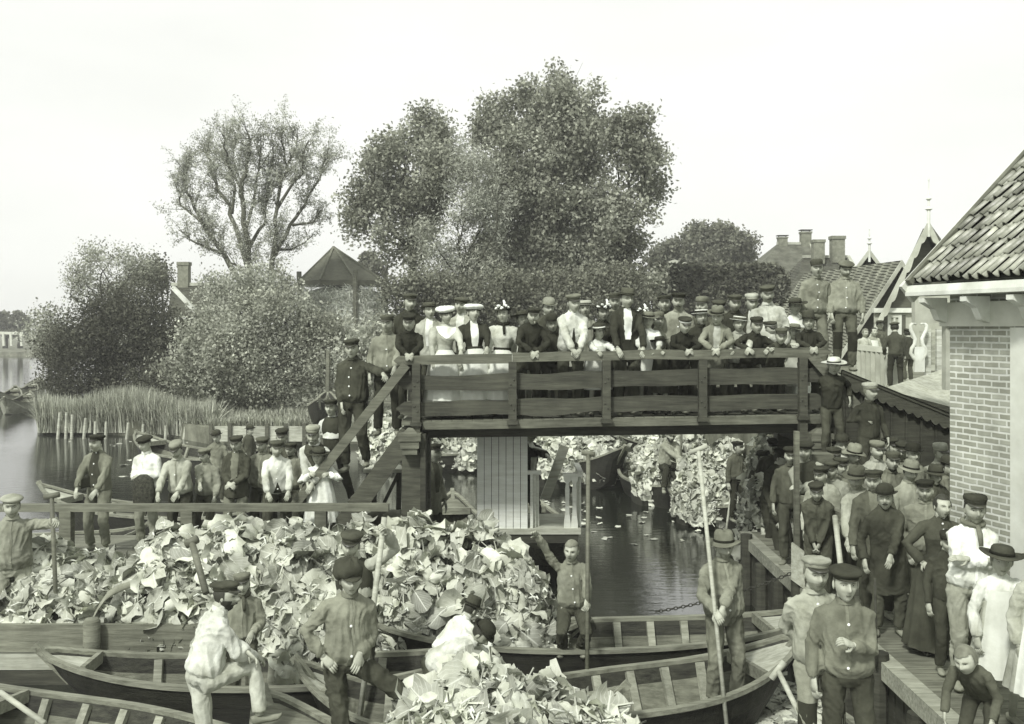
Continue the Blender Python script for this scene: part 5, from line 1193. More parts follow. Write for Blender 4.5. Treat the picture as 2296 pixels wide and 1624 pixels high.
def person(x, yt, d, zf, label, hat='cap', hv=.08, top='smock', tv=.16, bv=.09, hair='d', yaw=0, lean=0, side=0, arms='down', legs=None, fem=False, adult=None, head=(0,0), shirt=None, apron=None, buttons=0, beard=None, vest=None, shoe='clog', bandv=None, sleeve=None, puff=False, group=None, skirt_v=None, pipe=False, belt=None, knees=None, fitH=None, patch=False, scarf=None, lapel=False, squat=0, tucked=True):
    idx = len(PEOPLE); rr = random.Random(100+idx); rv = random.Random(900+idx); wide = rv.uniform(.94,1.07)
    if yaw == 0: yaw = rv.uniform(-15,15)
    if side == 0: side = rv.uniform(-3.5,3.5)
    if lean == 0: lean = rv.uniform(-1,5)
    yaw = math.radians(yaw); lean = math.radians(lean); side = math.radians(side)
    htop, hparts = hat_build(hat, rr); LR = lean_mat(lean, side); HIP = Vector((0,0,.92))
    hd = Matrix.Rotation(math.radians(head[0])-lean*.0, 3, 'X') @ Matrix.Rotation(math.radians(head[1]), 3, 'Z')
    # scale: the hat's top has to meet the line of sight at yt
    zt = pz(yt, d)
    def headc(hs): return HIP+LR @ (Vector((0,-.018,1.455))-HIP)+LR @ Vector((0,-.02,.0)) + Matrix.Rotation(lean*.45,3,'X') @ Vector((0,-.012,.125*hs+.005))
    s = 1.0
    for _ in range(6):
        hs = 1.07 if s >= 1 else 1.07+.72*(1-s)
        if adult: hs = max(1.07, min(hs, adult))
        hy = d+(rotz(yaw) @ (headc(hs)*s)).y; zt = pz(yt, hy)
        s = (zt-zf)/(headc(hs).z-squat+htop*hs)
    RZ = rotz(yaw); hc = headc(hs); off = RZ @ (hc*s)
    if head == (0,0): head = (rr.uniform(-5,8), rr.uniform(-16,16)); hd = Matrix.Rotation(math.radians(head[0]),3,'X') @ Matrix.Rotation(math.radians(head[1]),3,'Z') @ Matrix.Rotation(math.radians(rr.uniform(-5,5)),3,'Y')
    root = empty('person', (px(x, hy)-off.x, d, zf), label, 'person', group, yaw)
    inv = RZ.transposed(); W2L = lambda p: inv @ (Vector(p)-root.location)/s
    near = d < 12.2; nseg = 12 if near else 9
    # ---- skeleton
    SQ = Vector((0,0,-squat)); T_ = lambda p: HIP+SQ+LR @ (Vector(p)-HIP)
    hc = hc+SQ
    sh = [T_((sx*.163,.008,1.375)) for sx in (-1,1)]
    arms = arms if isinstance(arms, (list, tuple)) and not isinstance(arms[0], (int,float)) else (arms, arms)
    A = []
    for i, sx in enumerate((-1,1)):
        a = arms[i]; pole = Vector((sx*.6,.7,-.35)); curl = .45
        if isinstance(a, str) and a == 'rail':
            hx = sx*rr.uniform(.10,.2); T = Vector((hx, W2L((0,0,0)).y*0, 0)); p = root.location.copy(); p.y = RAILY; p.z = RAILZ(x)
            q = W2L(p); T = Vector((hx, q.y-.0, q.z+.045)); hdir = Vector((-.25*sx,-.75,-.5)); pole = Vector((sx*1,.2,-.1)); curl = .55
        elif isinstance(a, str) and a == 'railclasp':
            p = root.location.copy(); p.y = RAILY; p.z = RAILZ(x); q = W2L(p); T = Vector((sx*.045, q.y-.03, q.z+.04)); hdir = Vector((-.7*sx,-.5,-.35)); pole = Vector((sx*1,.05,.1)); curl = .7
        elif isinstance(a, str):
            t, hdir, curl = ARMS[a]; t = Vector((t[0]*sx, t[1], t[2])); hdir = Vector((hdir[0]*sx, hdir[1], hdir[2]))
            T = T_(t) if a not in ('pocket',) else t+SQ
            if a == 'cross': pole = Vector((sx*1,.1,-.8))
            if a in ('hip','behind'): pole = Vector((sx*1,.45,0))
            if a == 'up': pole = Vector((sx*1,.3,-.2))
            if a == 'down': T = sh[i]+Vector((sx*.07+rr.uniform(-.015,.015), -.05-rv.uniform(.0,.13), -.525+rv.uniform(0,.05))); hdir = Vector((0,-.12,-1))
        else:
            T = W2L(pt(*a[:3])); hdir = (T-sh[i]).normalized()*.6+Vector((0,-.3,-.35)); curl = 1.1 if len(a) > 3 else .5
        E, T = ik(sh[i], T, .285, .255, pole); A.append((sh[i], E, T, hdir, curl))
    feet = []; spread = rr.uniform(.085,.125)
    for i, sx in enumerate((-1,1)):
        hp_ = Vector((sx*.092,0,.90))+SQ
        if legs and legs[i]:
            ft = W2L(pt(*legs[i])); ft.z += .07
        else: ft = Vector((sx*(spread+.008), rr.uniform(-.05,.05), .075))
        K, ft = ik(hp_, ft, .425, .415, Vector((sx*.15,-1,.1))); feet.append((hp_, K, ft))
    # ---- body: head grid + trunk, limbs and hands as one mesh
    V, Fc, mi = head_mesh(300+idx, kid=max(0,min(1,(1-s)*2.4)) if not adult else 0, fem=1.0 if fem else 0, hatted=hat != 'none', stub=(not fem and (s > .93 or bool(adult)) and rv.random() < .65))
    HM = Matrix.Rotation(lean*.45,3,'X') @ hd
    mb = MB(); HP = lambda p: (hc+HM @ (Vector(p)*hs))*s
    mb.v = [tuple(HP(v)) for v in V]; mb.f = list(Fc); mb.m = list(mi)
    def fy(x_, z_): return min(((v[0]-x_)**2+(v[2]-z_)**2, v[1]) for v in V if v[1] < 0)[1]
    for sx in (-1,1):                                      # eyes, lids, brows; the line of the mouth
        e = MB(); y_ = fy(sx*.031,.0065)
        e.ell((sx*.031,y_+.0018,.0060), (.0115,.0052,.0040), 10, 6, mi=4); e.ell((sx*.031+.0,y_+.0004,.0064), (.0058,.0048,.0046), 8, 6, mi=1)
        e.tube([(sx*.018,fy(sx*.018,.008)-.000,.0075), (sx*.026,y_-.0012,.0112), (sx*.036,y_-.001,.0108), (sx*.0445,fy(sx*.044,.007)+.0005,.007)], [.001,.002,.002,.001], 5, mi=1)
        e.tube([(sx*.013,fy(sx*.013,.024)-.001,.023), (sx*.026,fy(sx*.026,.0275)-.0014,.0285), (sx*.040,fy(sx*.04,.027)-.001,.0275), (sx*.052,fy(sx*.05,.022)+.001,.021)], [.0024,.0038,.0032,.0014], 6, mi=2)
        a_ = len(mb.f); mb.add([HP(v) for v in e.v], e.f); mb.m[a_:] = e.m
    e = MB(); e.tube([(q*.021,fy(q*.021,-.0605)-.0004,-.0605-.0012*abs(q)) for q in (-1,-.5,0,.5,1)], [.001,.0021,.0022,.0021,.001], 5); a_ = len(mb.f); mb.add([HP(v) for v in e.v], e.f); mb.m[a_:] = [1]*len(e.f)
    for sx in (-1,1):
        R_ = Matrix.Rotation(sx*.25,3,'Z'); e = MB(); e.ell((sx*.0765,.008,-.006), (.010,.020,.031), 8, 7, rot=R_); mb.add([HP(v) for v in e.v], e.f)
    nb = T_((0,.012,1.44)); mb.tube([nb*s, T_((0,.006,1.50))*s, (hc+HM @ Vector((0,.018,-.05)))*s], [.066*s,.059*s,.060*s], 12)
    rings = [[T_((rx*.72*math.cos(2*math.pi*k/12), ry*.72*math.sin(2*math.pi*k/12)+oy, z))*s for k in range(12)] for z, rx, ry, oy in [(.86,.16,.12,0),(.95,.165,.12,0),(1.08,.15,.11,0),(1.28,.175,.13,0),(1.4,.16,.1,.005),(1.45,.07,.065,.01)]]
    mb.loft(rings)
    for i, (S_, E, T, hdir, curl) in enumerate(A):
        sx = (-1,1)[i]; mb.tube([S_*s, S_.lerp(E,.5)*s, E*s, E.lerp(T,.4)*s, T*s], [.034*s,.034*s,.030*s,.030*s,.025*s], 8)
        fd = (T-E).normalized(); hd_ = (hdir.normalized()*.75+fd*.6).normalized(); upv = Vector((sx*.5,-.35,.75)) if hd_.z > -.75 else Vector((sx*.8,-.55,0))
        hand_mb(mb, T*s, hd_, upv, s*(1.02 if s > .8 else 1.06), -sx, curl, 5 if near else 3)
    for hp_, K, ft in feet: mb.tube([hp_*s, K*s, ft*s], [.075*s,.05*s,.035*s], 8)
    ob = mb.obj('body', [M_SKIN, M_EYE, M_BROW if hair != 'l' else M_HAIRL, M_LIP, M_EYEW, M_STUB], root, True)
    # ---- hair, beard, hat
    hm = HAIR[hair]
    def shell(name, test, k, m_):
        g = MB(); idxs = {}; 
        for f in Fc:
            if all(test(*V[q]) for q in f):
                nf = []
                for q in f:
                    if q not in idxs:
                        v = Vector(V[q]); n_ = Vector((v.x/.076**2, (v.y)/.097**2, v.z/.118**2)).normalized(); idxs[q] = len(g.v); g.v.append(tuple(HP(v+n_*k*(1+.35*noise.noise(v*60)))))
                    nf.append(idxs[q])
                g.f.append(tuple(nf)); g.m.append(0)
        if g.f: g.obj(name, m_, root, True)
    if fem: shell('hair', lambda x_,y_,z_: (z_ > .074 and y_ < .0) or (y_ >= -.012 and z_ > -.05) or (abs(x_) > .064 and z_ > -.01 and y_ > -.04), .009, hm)
    elif hat == 'none': shell('hair', lambda x_,y_,z_: (z_ > .058+.25*abs(x_)*(x_ > 0)) or (y_ >= .004 and z_ > -.05) or (abs(x_) > .064 and z_ > -.012 and y_ > -.03), .011, hm)
    else: shell('hair', lambda x_,y_,z_: (y_ >= .014 and z_ > -.045) or (z_ > .05) or (abs(x_) > .064 and z_ > -.012 and y_ > -.022), .006, hm)
    bm_ = M_HAIRG if hair == 'g' else hm
    if beard == 'full': shell('beard', lambda x_,y_,z_: y_ < .015 and z_ < -.048+(.03 if abs(x_) > .045 else 0) and not (abs(x_) < .019 and -.074 < z_ < -.052), .009, bm_)
    if beard == 'chin': shell('beard', lambda x_,y_,z_: y_ < .02 and z_ < -.078, .010, bm_)
    if beard in ('mo','full'):
        g = MB(); g.tube([HP((-.03,-.083,-.058)), HP((-.014,-.099,-.049)), HP((0,-.102,-.046)), HP((.014,-.099,-.049)), HP((.03,-.083,-.058))], [.003*s,.0075*s,.006*s,.0075*s,.003*s], 6); g.obj('moustache', bm_, root, True)
    par = None
    mats_ = {0: cloth(hv), 1: M_TARV if hat in ('cap','kepi','sailor','checkcap','boycap') else cloth(bandv if bandv is not None else .03), 2: cloth(bandv if bandv is not None else hv*.7)}
    if hat == 'boater': mats_[0] = mat('straw_hat', .62, .8, .15, 12, .4, 60)
    if hat == 'flower': mats_[1] = mat('silk_flower', .78, .8, .1, 20)
    for nm, g, mk, sub in hparts:
        tl = Matrix.Rotation(rr.uniform(-.07,.07),3,'Y') @ Matrix.Rotation(rr.uniform(-.10,.05),3,'X') if not sub else tl
        g.v = [tuple(HP(tl @ Vector((v[0],v[1],v[2]+.010)))) for v in g.v]; ho = g.obj(nm, mats_[mk], par if sub and par else root, True)
        if not sub: par = ho
    # ---- clothes: rough trunk + sleeves, welded by a voxel skin later
    tp = TOPS[top]; vox = (.010 if near else .016)*max(.75, s)
    def trunk(prof, k=1.0, n=20, cut=None):
        R_ = []
        for z, rx, ry, oy in prof:
            q = 0 if z > .9 else (.9-z)
            f = (lambda p: T_(p)) if z >= .9 else (lambda p: (T_((p[0],p[1],.92))*1+Vector((0,0,p[2]-.92))))
            R_.append([f((rx*.955*wide*k*math.cos(2*math.pi*j/n), ry*.95*k*math.sin(2*math.pi*j/n)+oy, z))*s for j in range(n)])
        return R_
    sv = sleeve if sleeve is not None else tv
    def sleeves(mb, loose=1.0, n=10):
        for S_, E, T, hdir, curl in A:
            S0 = S_+LR @ Vector((-.05 if S_.x > 0 else .05,0,.006)); k = loose
            cuff = T+(E-T).normalized()*.012
            if puff: R_ = [.07,.092,.085,.05,.046,.04,.038]
            elif top in ('jacket','coat','short'): R_ = [.06*k,.064*k,.060*k,.056*k,.054*k,.050*k,.047*k]
            else: R_ = [.06*k,.066*k,.062*k,.058*k,.059*k,.056*k,.039]
            P = [S0, S_+(E-S_)*.08, S_.lerp(E,.5), E, E.lerp(T,.35), E.lerp(T,.78), cuff]
            mb.tube([p*s for p in P], [r*s for r in R_], n)
    if vest:
        mb = MB(); mb.loft(trunk(TOPS['smock'][3:] if top == 'vest' else tp, .93)); sleeves(mb); so_ = mb.obj('shirt', cloth(sv), root, True); RAW.append((so_, vox, .006*s, idx, near))
        mb = MB(); mb.loft(trunk(TOPS['vest'], 1.06)); to = mb.obj('waistcoat', cloth(tv), root, True); RAW.append((to, vox, .003*s, idx, near))
    else:
        mb = MB(); mb.loft(trunk(tp)); sleeves(mb)
        nm = {'smock': 'smock', 'jacket': 'jacket', 'short': 'jacket', 'coat': 'coat', 'bodice': 'bodice', 'girl': 'bodice', 'vest': 'shirt'}[top]
        to = mb.obj(nm, cloth(tv), root, True); RAW.append((to, vox, .009*s if top != 'bodice' else .005*s, idx, near))
    if top in ('bodice','girl'):
        long_ = top == 'bodice'; n = 48; R_ = []
        z0 = 1.06 if long_ else 1.34; z1 = .06 if long_ else .50; hemr = .36 if long_ else .30
        fo = rr.uniform(0,6); N_ = 14
        for i in range(15):
            t = i/14; z = z0+(z1-z0)*t
            if long_: r = .118+(.10)*min(1,t*5)**.7+(hemr-.218)*t
            else: r = .135+(hemr-.135)*t**.8
            R_.append([])
            for j in range(n):
                a = 2*math.pi*j/n; w_ = 1+(.055*t**.6)*math.sin(N_*a+fo+.8*math.sin(3*a))+.02*t*math.sin(5*a+fo*2)
                p = Vector((r*w_*math.cos(a), r*w_*.9*math.sin(a)+.012*t, z)); R_[-1].append((T_(p) if z > 1.0 else (T_((p.x,p.y,.92))+Vector((0,0,p.z-.92)) if abs(lean) < .02 else Vector((p.x,p.y,p.z))))*s)
        mb = MB(); mb.loft(R_, False); mb.obj('skirt', cloth(skirt_v if skirt_v is not None else tv), root, True)
        if apron:
            a0, zz = math.radians(66), (.22 if long_ else .46); Q_ = []
            for i in range(15):
                t = i/14
                z = z0+(z1-z0)*t
                if z < zz: break
                rg = R_[i]; row = []
                for j in range(n):
                    a = 2*math.pi*j/n
                    if math.pi*1.5-a0 <= a <= math.pi*1.5+a0: 
                        p = Vector(rg[j]); c = Vector((0, p.y*0, p.z)); row.append(Vector((p.x*1.035, p.y*1.035-.008*s, p.z)))
                Q_.append(row)
            if len(Q_) > 1: MB().loft(Q_, False, closed=False).obj('apron', mat('white_apron', .62, .9, .1, 5, .4, 25), root, True)
    else:
        mb = MB()
        for i, (hp_, K, ft) in enumerate(feet):
            sx = (-1,1)[i]; an = ft+(K-ft).normalized()*.03
            mb.tube([(hp_+Vector((-sx*.02,0,.06)))*s, (hp_+Vector((sx*.008,0,-.05)))*s, hp_.lerp(K,.5)*s, K*s, K.lerp(an,.5)*s, an*s], [.086*s,.098*s,.088*s,.074*s,.073*s,.066*s], nseg+2)
        R_ = []
        for z, rx, ry in ((.82,.11,.10),(.87,.165,.125),(.95,.172,.13),(1.03,.162,.122)): R_.append([(SQ+(HIP+LR @ (Vector((rx*math.cos(2*math.pi*k/16), ry*math.sin(2*math.pi*k/16), z))-HIP)))*s for k in range(16)])
        mb.loft(R_); tr = mb.obj('trousers', cloth(bv), root, True); RAW.append((tr, vox, .008*s, idx, near))
        if patch: DECALS.append(('patch', tr, root, s, idx))
    for i, (hp_, K, ft) in enumerate(feet):
        sx = (-1,1)[i]; yw = rotz(sx*rr.uniform(.1,.4)); L_ = .27*s
        P = []
        for t, w_, h_, up_ in ((0,.026,.05,.03),(.1,.036,.085,.0),(.35,.036,.075,0),(.6,.046,.06,0),(.85,.042,.05,.004),(.97,.022,.035,.02),(1.03,.006,.03,.03)):
            cc = Vector((0, .075*s-L_*t, 0)); rg = []
            for k in range(8): 
                a = k*math.pi/4; rg.append(ft*s+yw @ (cc+Vector((w_*s*math.cos(a), 0, -.075*s+up_*s+h_*s*.5*(1+math.sin(a))))))
            P.append(rg)
        MB().loft(P).obj('clog' if shoe == 'clog' else 'shoe', M_CLOG if shoe == 'clog' else M_SHOE, root, True)
    if shirt is not None: DECALS.append(('shirt', to, root, s, idx, shirt, T_, lapel, top))
    if buttons: DECALS.append(('buttons', to, root, s, idx, buttons, T_, top, near))
    if top in ('smock','short') and not vest and shirt is None: DECALS.append(('placket', to, root, s, idx, T_, top))
    if belt is not None:
        R_ = []
        for z, k in ((1.01,.128),(1.03,.136),(1.07,.138),(1.09,.132)): R_.append([T_((k*1.02*math.cos(2*math.pi*q/20), k*.9*math.sin(2*math.pi*q/20), z))*s for q in range(20)])
        MB().loft(R_, False).obj('sash', cloth(belt), root, True)
    if scarf is not None:
        g = MB(); pts = [T_((.085*math.cos(a), .075*math.sin(a)+.0, 1.475+.012*math.sin(a)))*s for a in [2*math.pi*k/12 for k in range(13)]]; g.tube(pts, .026*s, 7); g.tube([T_((.01,-.085,1.47))*s, T_((.02,-.13,1.40))*s, T_((.03,-.15,1.30))*s], [.02*s,.026*s,.02*s], 6, flat=.5); g.obj('scarf', cloth(scarf), root, True)
    if pipe:
        g = MB(); g.tube([HP((.012,-.095,-.058)), HP((.02,-.13,-.066)), HP((.022,-.15,-.085))], [.004*s,.0045*s,.006*s], 6); g.tube([HP((.022,-.15,-.092)), HP((.022,-.152,-.055))], [.012*s,.013*s], 8)
        tag(g.obj('tobacco_pipe', M_CLOG, None, True), 'short tobacco pipe in the mouth of the '+pipe, 'pipe').matrix_world = Matrix.Translation(root.location) @ RZ.to_4x4()
    PEOPLE.append(root); INFO.append((root, s, A, T_, HP, RZ)); return root
RAW = []; DECALS = []; INFO = []
M_TARV = mat('visor_leather', .05, .45, .3, 6, .1, spec=.5)
RAILY = YF-.02
def RAILZ(x): return pz(800, YF)+tilt(x)
# ---------- the crowd. x, y of the top of the hat in the photo, distance, height of what they stand on
GB = 'people crowding the footbridge'; Z = DECK
def B(x, y, d, label, **k): return person(x, y, d, DECK+tilt(x), label, group=GB, **k)
FR, MI, BK = 13.55, 13.95, 14.35
# on the left stair
person(789,762,13.85,1.95,'dark buttoned man on the stair with one hand on the hand rail', hv=.05, tv=.07, bv=.06, legs=((775,1085,13.8),(822,1045,13.9)), arms=((766,905,13.75),(866,842,13.25,1)), buttons=5, head=(0,8), group=GB)
person(742,897,13.95,1.45,'man in dark waistcoat and white sleeves low on the stair', hv=.05, top='vest', vest=1, tv=.055, sleeve=.55, bv=.05, arms='down', legs=((735,1130,13.9),(790,1130,13.9)), yaw=-10, group=GB)
person(868,707,13.85,2.45,'lad in striped smock and tight cap at the head of the stair', hat='boycap', hv=.1, tv=.17, bv=.05, arms=('down',(880,862,13.3)), buttons=3, group=GB)
B(917,706,FR,'boy in black jacket and peaked cap clasping his hands over the stair head', hat='cap', hv=.04, top='short', tv=.035, bv=.04, lean=10, arms='railclasp')
B(919,660,BK,'tall man in dark coat and soft cap behind the boy at the stair', hat='cap', hv=.09, top='jacket', tv=.06)
B(963,680,BK-.15,'man in light jacket and round pork pie hat looking aside', hat='porkpie', hv=.11, top='jacket', tv=.3, head=(0,25), shirt=.6)
B(1000,689,FR+.05,'young woman with white tam hat, broad white collar and apron', hat='tam', hv=.78, bandv=.04, top='bodice', tv=.34, hair='l', fem=True, puff=True, apron=1, arms=('down','rail'), shirt=('collar',.8), buttons=0)
B(1033,668,BK,'man in flat dark cap and white neckcloth behind the two white hats', hat='flat', hv=.09, top='short', tv=.3, shirt=.6, adult=1.1)
B(1062,684,FR+.1,'young woman with white tam hat in dark open jacket over white blouse', hat='tam', hv=.78, bandv=.05, top='bodice', tv=.05, skirt_v=.3, hair='l', fem=True, puff=True, apron=1, arms=('down','rail'), shirt=.75, belt=.05)
B(1128,676,FR+.1,'lady with feathered flower hat, pale dress and wide black sash', hat='flower', hv=.05, top='bodice', tv=.46, hair='d', fem=True, puff=True, apron=1, belt=.025, scarf=.04, arms='down')
B(1172,698,MI,'girl in small dark hat peeping between the flower hat and the pipe smoker', hat='wide', hv=.06, tv=.3, top='girl', fem=True)
B(1196,692,FR,'man with pipe in dark jacket bent over the rail with clasped hands', hat='cap', hv=.05, top='jacket', tv=.04, bv=.05, lean=20, arms='railclasp', pipe='man bent over the rail', lapel=True, shirt=.06, adult=1.08)
B(1230,667,BK,'man in pale bowler hat at the back of the bridge', hat='bowler', hv=.22, bandv=.16, top='jacket', tv=.07, adult=1.08)
B(1238,703,MI,'boy in dark bowler hat squeezed behind the pale shirted man', hat='bowler', hv=.07, top='short', tv=.06)
B(1287,661,FR,'man in pale collarless shirt leaning both hands together on the rail', hat='cap', hv=.13, tv=.48, bv=.07, lean=12, arms='railclasp', shirt=('slit',.03), buttons=2)
B(1312,676,BK,'face under a pale round hat between the pale shirt and the girl', hat='porkpie', hv=.3, top='short', tv=.2)
B(1344,726,FR+.05,'small girl in white pinafore and upturned dark hat behind the second bridge post', hat='wide', hv=.06, bandv=.6, top='girl', tv=.6, apron=1, fem=True, hair='d', arms='rail', skirt_v=.6)
B(1352,672,BK,'woman in black with white flowers on her hat, left of the felt hat', hat='flower', hv=.04, top='bodice', tv=.05, fem=True)
B(1379,658,BK+.1,'bare faced lad in dark cap right behind the felt hat man', hat='boycap', hv=.09, top='short', tv=.2)
B(1406,647,FR,'tall man in felt hat, dark open jacket and white shirt front', hat='fedora', hv=.10, top='jacket', tv=.05, bv=.09, shirt=.62, lean=8, arms='rail', lapel=True)
B(1440,684,MI+.2,'woman with white rosettes on her hat right of the felt hat man', hat='flower', hv=.04, top='bodice', tv=.08, fem=True)
B(1453,700,FR+.15,'girl in white pinafore and straw coloured hat reaching over the rail', hat='wide', hv=.13, top='girl', tv=.55, apron=1, fem=True, arms=('rail','rail'), skirt_v=.3)
B(1477,700,MI,'boy in round soldier style cap behind the reaching girl', hat='kepi', hv=.14, top='short', tv=.2, hair='l')
B(1480,755,FR-.02,'smallest child with dark round hat peering just over the rail', hat='wide', hv=.05, top='girl', tv=.05, fem=True, hair='l', arms='rail', shoe='shoe')
B(1490,664,BK,'smiling man in dark cap left of the moustached man', hat='cap', hv=.07, top='short', tv=.09)
B(1521,658,MI+.1,'moustached man in black cap and mid grey smock', hat='cap', hv=.04, tv=.2, beard='mo', buttons=3)
B(1536,713,FR,'fair boy in black jacket and white banded sailor cap leaning on the rail', hat='sailor', hv=.05, bandv=.6, top='short', tv=.035, bv=.04, hair='l', lean=20, arms='railclasp')
B(1573,666,BK,'man whose eyes show under a banded cap behind the white boater', hat='kepi', hv=.13, top='short', tv=.1)
B(1573,696,MI-.1,'boy in white straw boater with black band', hat='boater', hv=.6, bandv=.04, top='short', tv=.05)
B(1608,687,FR,'boy in grey buttoned suit and felt hat with hands clasped over the rail', hat='fedora', hv=.13, top='jacket', tv=.16, bv=.1, shirt=.5, lapel=True, lean=18, arms='railclasp')
B(1612,675,BK,'half hidden man in low dark cap behind the grey suited boy', hat='cap', hv=.07, top='short', tv=.12)
B(1648,662,MI+.25,'man in dark cap and black jacket at the back right of the grey suit', hat='cap', hv=.10, top='short', tv=.05)
B(1657,711,FR+.1,'small boy in white striped cap and pale loose blouse', hat='boater', hv=.7, bandv=.1, top='smock', tv=.32, lean=12, arms='rail')
B(1686,659,MI+.2,'lad in light peaked cap and white neckcloth', hat='checkcap', hv=.33, top='short', tv=.06, shirt=.55)
B(1721,641,MI,'tall sullen man in light smock and dark cap at the right of the bridge', hat='cap', hv=.11, tv=.36, buttons=2, beard='mo')
B(1697,712,FR,'boy in tilted dark cap and dark jacket, arms spread along the rail', hat='boycap', hv=.06, top='short', tv=.045, bv=.05, lean=20, side=6, arms='rail')
B(1727,721,MI-.1,'boy in white cockaded dark cap peering past his neighbour', hat='sailor', hv=.05, bandv=.4, top='short', tv=.06, shirt=.6)
B(1752,737,FR-.06,'boy in knitted cap resting his chin on folded arms upon the rail', hat='boycap', hv=.12, top='short', tv=.08, bv=.06, lean=34, arms=((1775,772,13.2),(1735,782,13.2)))
B(1783,669,BK,'woman in dark brimmed hat and white blouse at the right end', hat='wide', hv=.09, top='bodice', tv=.7, fem=True)
B(1781,727,MI-.05,'child under a wide dark hat behind the right end of the rail', hat='wide', hv=.13, top='girl', tv=.3, fem=True, hair='l')
B(1813,697,FR,'boy in tall dark hat with folded arms at the right end of the rail', hat='tallhat', hv=.08, top='short', tv=.05, bv=.06, lean=12, arms='railclasp', hair='d')
# standing high on the shed roof end
for a in (dict(x=1832,y=582,d=14.55,label='fair boy with buttoned smock standing left on the shed roof', hat='kepi', hv=.09, tv=.17, bv=.14, buttons=5, hair='l', arms=('down','pocket'), head=(0,-8)),
          dict(x=1896,y=587,d=14.55,label='boy in flat cap and patched smock standing right on the shed roof', hat='flat', hv=.13, tv=.19, bv=.12, buttons=4, arms=('down','down'), head=(18,10), patch=True)):
    person(a.pop('x'), a.pop('y'), a.pop('d'), 3.32, a.pop('label'), group='boys standing on the shed roof', **a)
person(1870,802,13.0,2.2,'boy in striped straw hat hanging on the right hand rail', hat='wide', hv=.5, bandv=.05, top='short', tv=.05, bv=.08, hair='l', lean=14, arms=((1862,850,12.95),(1905,892,12.95)), head=(0,-15))
person(1952,859,12.95,1.75,'boy in pale cap low on the right stair, hand on the rail', hat='checkcap', hv=.3, top='short', tv=.06, bv=.07, hair='l', arms=((1938,935,12.9),'down'), head=(0,10))
# far lane on the dike
GL = 'people on the dike lane'
person(1940,737,24.5,2.63,'blurred child in pale clothes at the left of the lane group', hat='none', top='girl', tv=.3, fem=True, hair='l', group=GL)
person(1960,735,24.8,2.63,'girl in white pinafore behind the white road rail', hat='none', top='girl', tv=.2, apron=1, fem=True, hair='d', group=GL)
person(1973,719,25.2,2.63,'girl in dark hat behind the white pinafore on the lane', hat='wide', hv=.06, top='girl', tv=.1, fem=True, group=GL)
person(2006,723,21.0,2.63,'boy in cap and dark jacket seen from behind on the lane', hat='flat', hv=.12, top='short', tv=.09, bv=.05, yaw=165, group=GL)
person(2034,738,23.5,2.63,'dark clad figure on the lane beside the fence scrolls', hat='cap', hv=.06, top='jacket', tv=.06, yaw=190, group=GL)
person(2094,880,16.6,2.0,'boy whose cap shows just over the shed roof', hat='cap', hv=.09, top='short', tv=.1, head=(0,-30))
# ---------- the jetty
GJ = 'men lined up on the jetty'; RAILY = 12.85
def RAILZ(x): return ZR+.05
def J(x, y, d, label, **k): return person(x, y, d, .95, label, group=GJ, adult=1.03, **k)
J(215,976,13.3,'laughing man in open jacket over dark waistcoat at the left of the rail', hat='cap', hv=.05, top='short', tv=.13, bv=.15, arms='rail', lean=6, shirt=('open',.07), buttons=4)
J(325,979,13.45,'bare armed lad in white shirt holding a dark netted bag', hat='flat', hv=.05, tv=.66, bv=.2, arms='knit', hair='l', head=(0,0))
J(395,991,13.3,'man in checked cap looking down, light smock, leaning on the rail', hat='checkcap', hv=.17, tv=.26, bv=.06, arms='rail', lean=10, head=(18,0), buttons=3)
J(459,1007,13.6,'grinning short man in cap and stained light smock', hat='cap', hv=.13, tv=.22, bv=.09, arms=((452,1125,12.9),'down'), buttons=3)
J(529,979,13.55,'smiling man in dark tweed jacket rubbing his hands', hat='cap', hv=.06, top='jacket', tv=.085, bv=.16, arms='clasp', lapel=True, shirt=.14, buttons=2)
J(587,982,13.8,'man with open collar standing behind the tweed jacket', hat='cap', hv=.1, tv=.18, bv=.1, arms='down')
J(620,990,13.3,'stern man in pale buttoned shirt with both hands on the rail', hat='cap', hv=.12, tv=.40, bv=.06, arms='rail', lean=8, shirt=('gape',.04), buttons=4)
J(632,963,14.1,'man at the back whose striped cap tops the group', hat='cap', hv=.06, tv=.12, bv=.1)
J(651,994,14.0,'grinning bearded man peering over the pale shirt', hat='cap', hv=.07, tv=.14, bv=.1, beard='chin')
J(701,955,13.5,'bearded man in waistcoat and white sleeves behind the small girl', hat='checkcap', hv=.22, top='vest', vest=1, tv=.07, sleeve=.5, bv=.05, lean=14, arms=((690,1090,13.1),(700,1085,13.1)), beard='full', hair='g')
person(714,1004,13.3,.95,'small girl in white dress and dark hat hugging the stair rail', hat='wide', hv=.08, top='girl', tv=.72, skirt_v=.74, fem=True, hair='l', arms=((696,1062,13.1,1),(735,1062,13.1,1)), group=GJ, shoe='shoe')
# men behind the jetty and elsewhere on the water
person(486,964,20.5,.3,'man in round hat standing in a boat behind the jetty', hat='bowler', hv=.06, top='jacket', tv=.15, bv=.1, yaw=10)
person(561,952,22.5,.45,'blurred dark figure in a boat near the yard quay', hat='bowler', hv=.08, top='jacket', tv=.10, bv=.08, yaw=60)
person(633,908,34.0,.58,'man striding along the yard shore behind the jetty', hat='cap', hv=.13, top='smock', tv=.26, bv=.2, yaw=70, lean=8)
person(973,997,15.6,.15,'old bearded man in cap and loose jacket standing under the bridge', hat='cap', hv=.07, top='jacket', tv=.15, bv=.10, yaw=55, beard='full', hair='g', arms=('pocket','pocket'), shirt=.12)
person(1189,952,15.8,.4,'man in black suit half hidden by the booth, hand stretched out', hat='porkpie', hv=.04, top='jacket', tv=.03, bv=.04, yaw=45, shirt=.5, arms=('down',(1228,1022,15.3)), beard='mo')
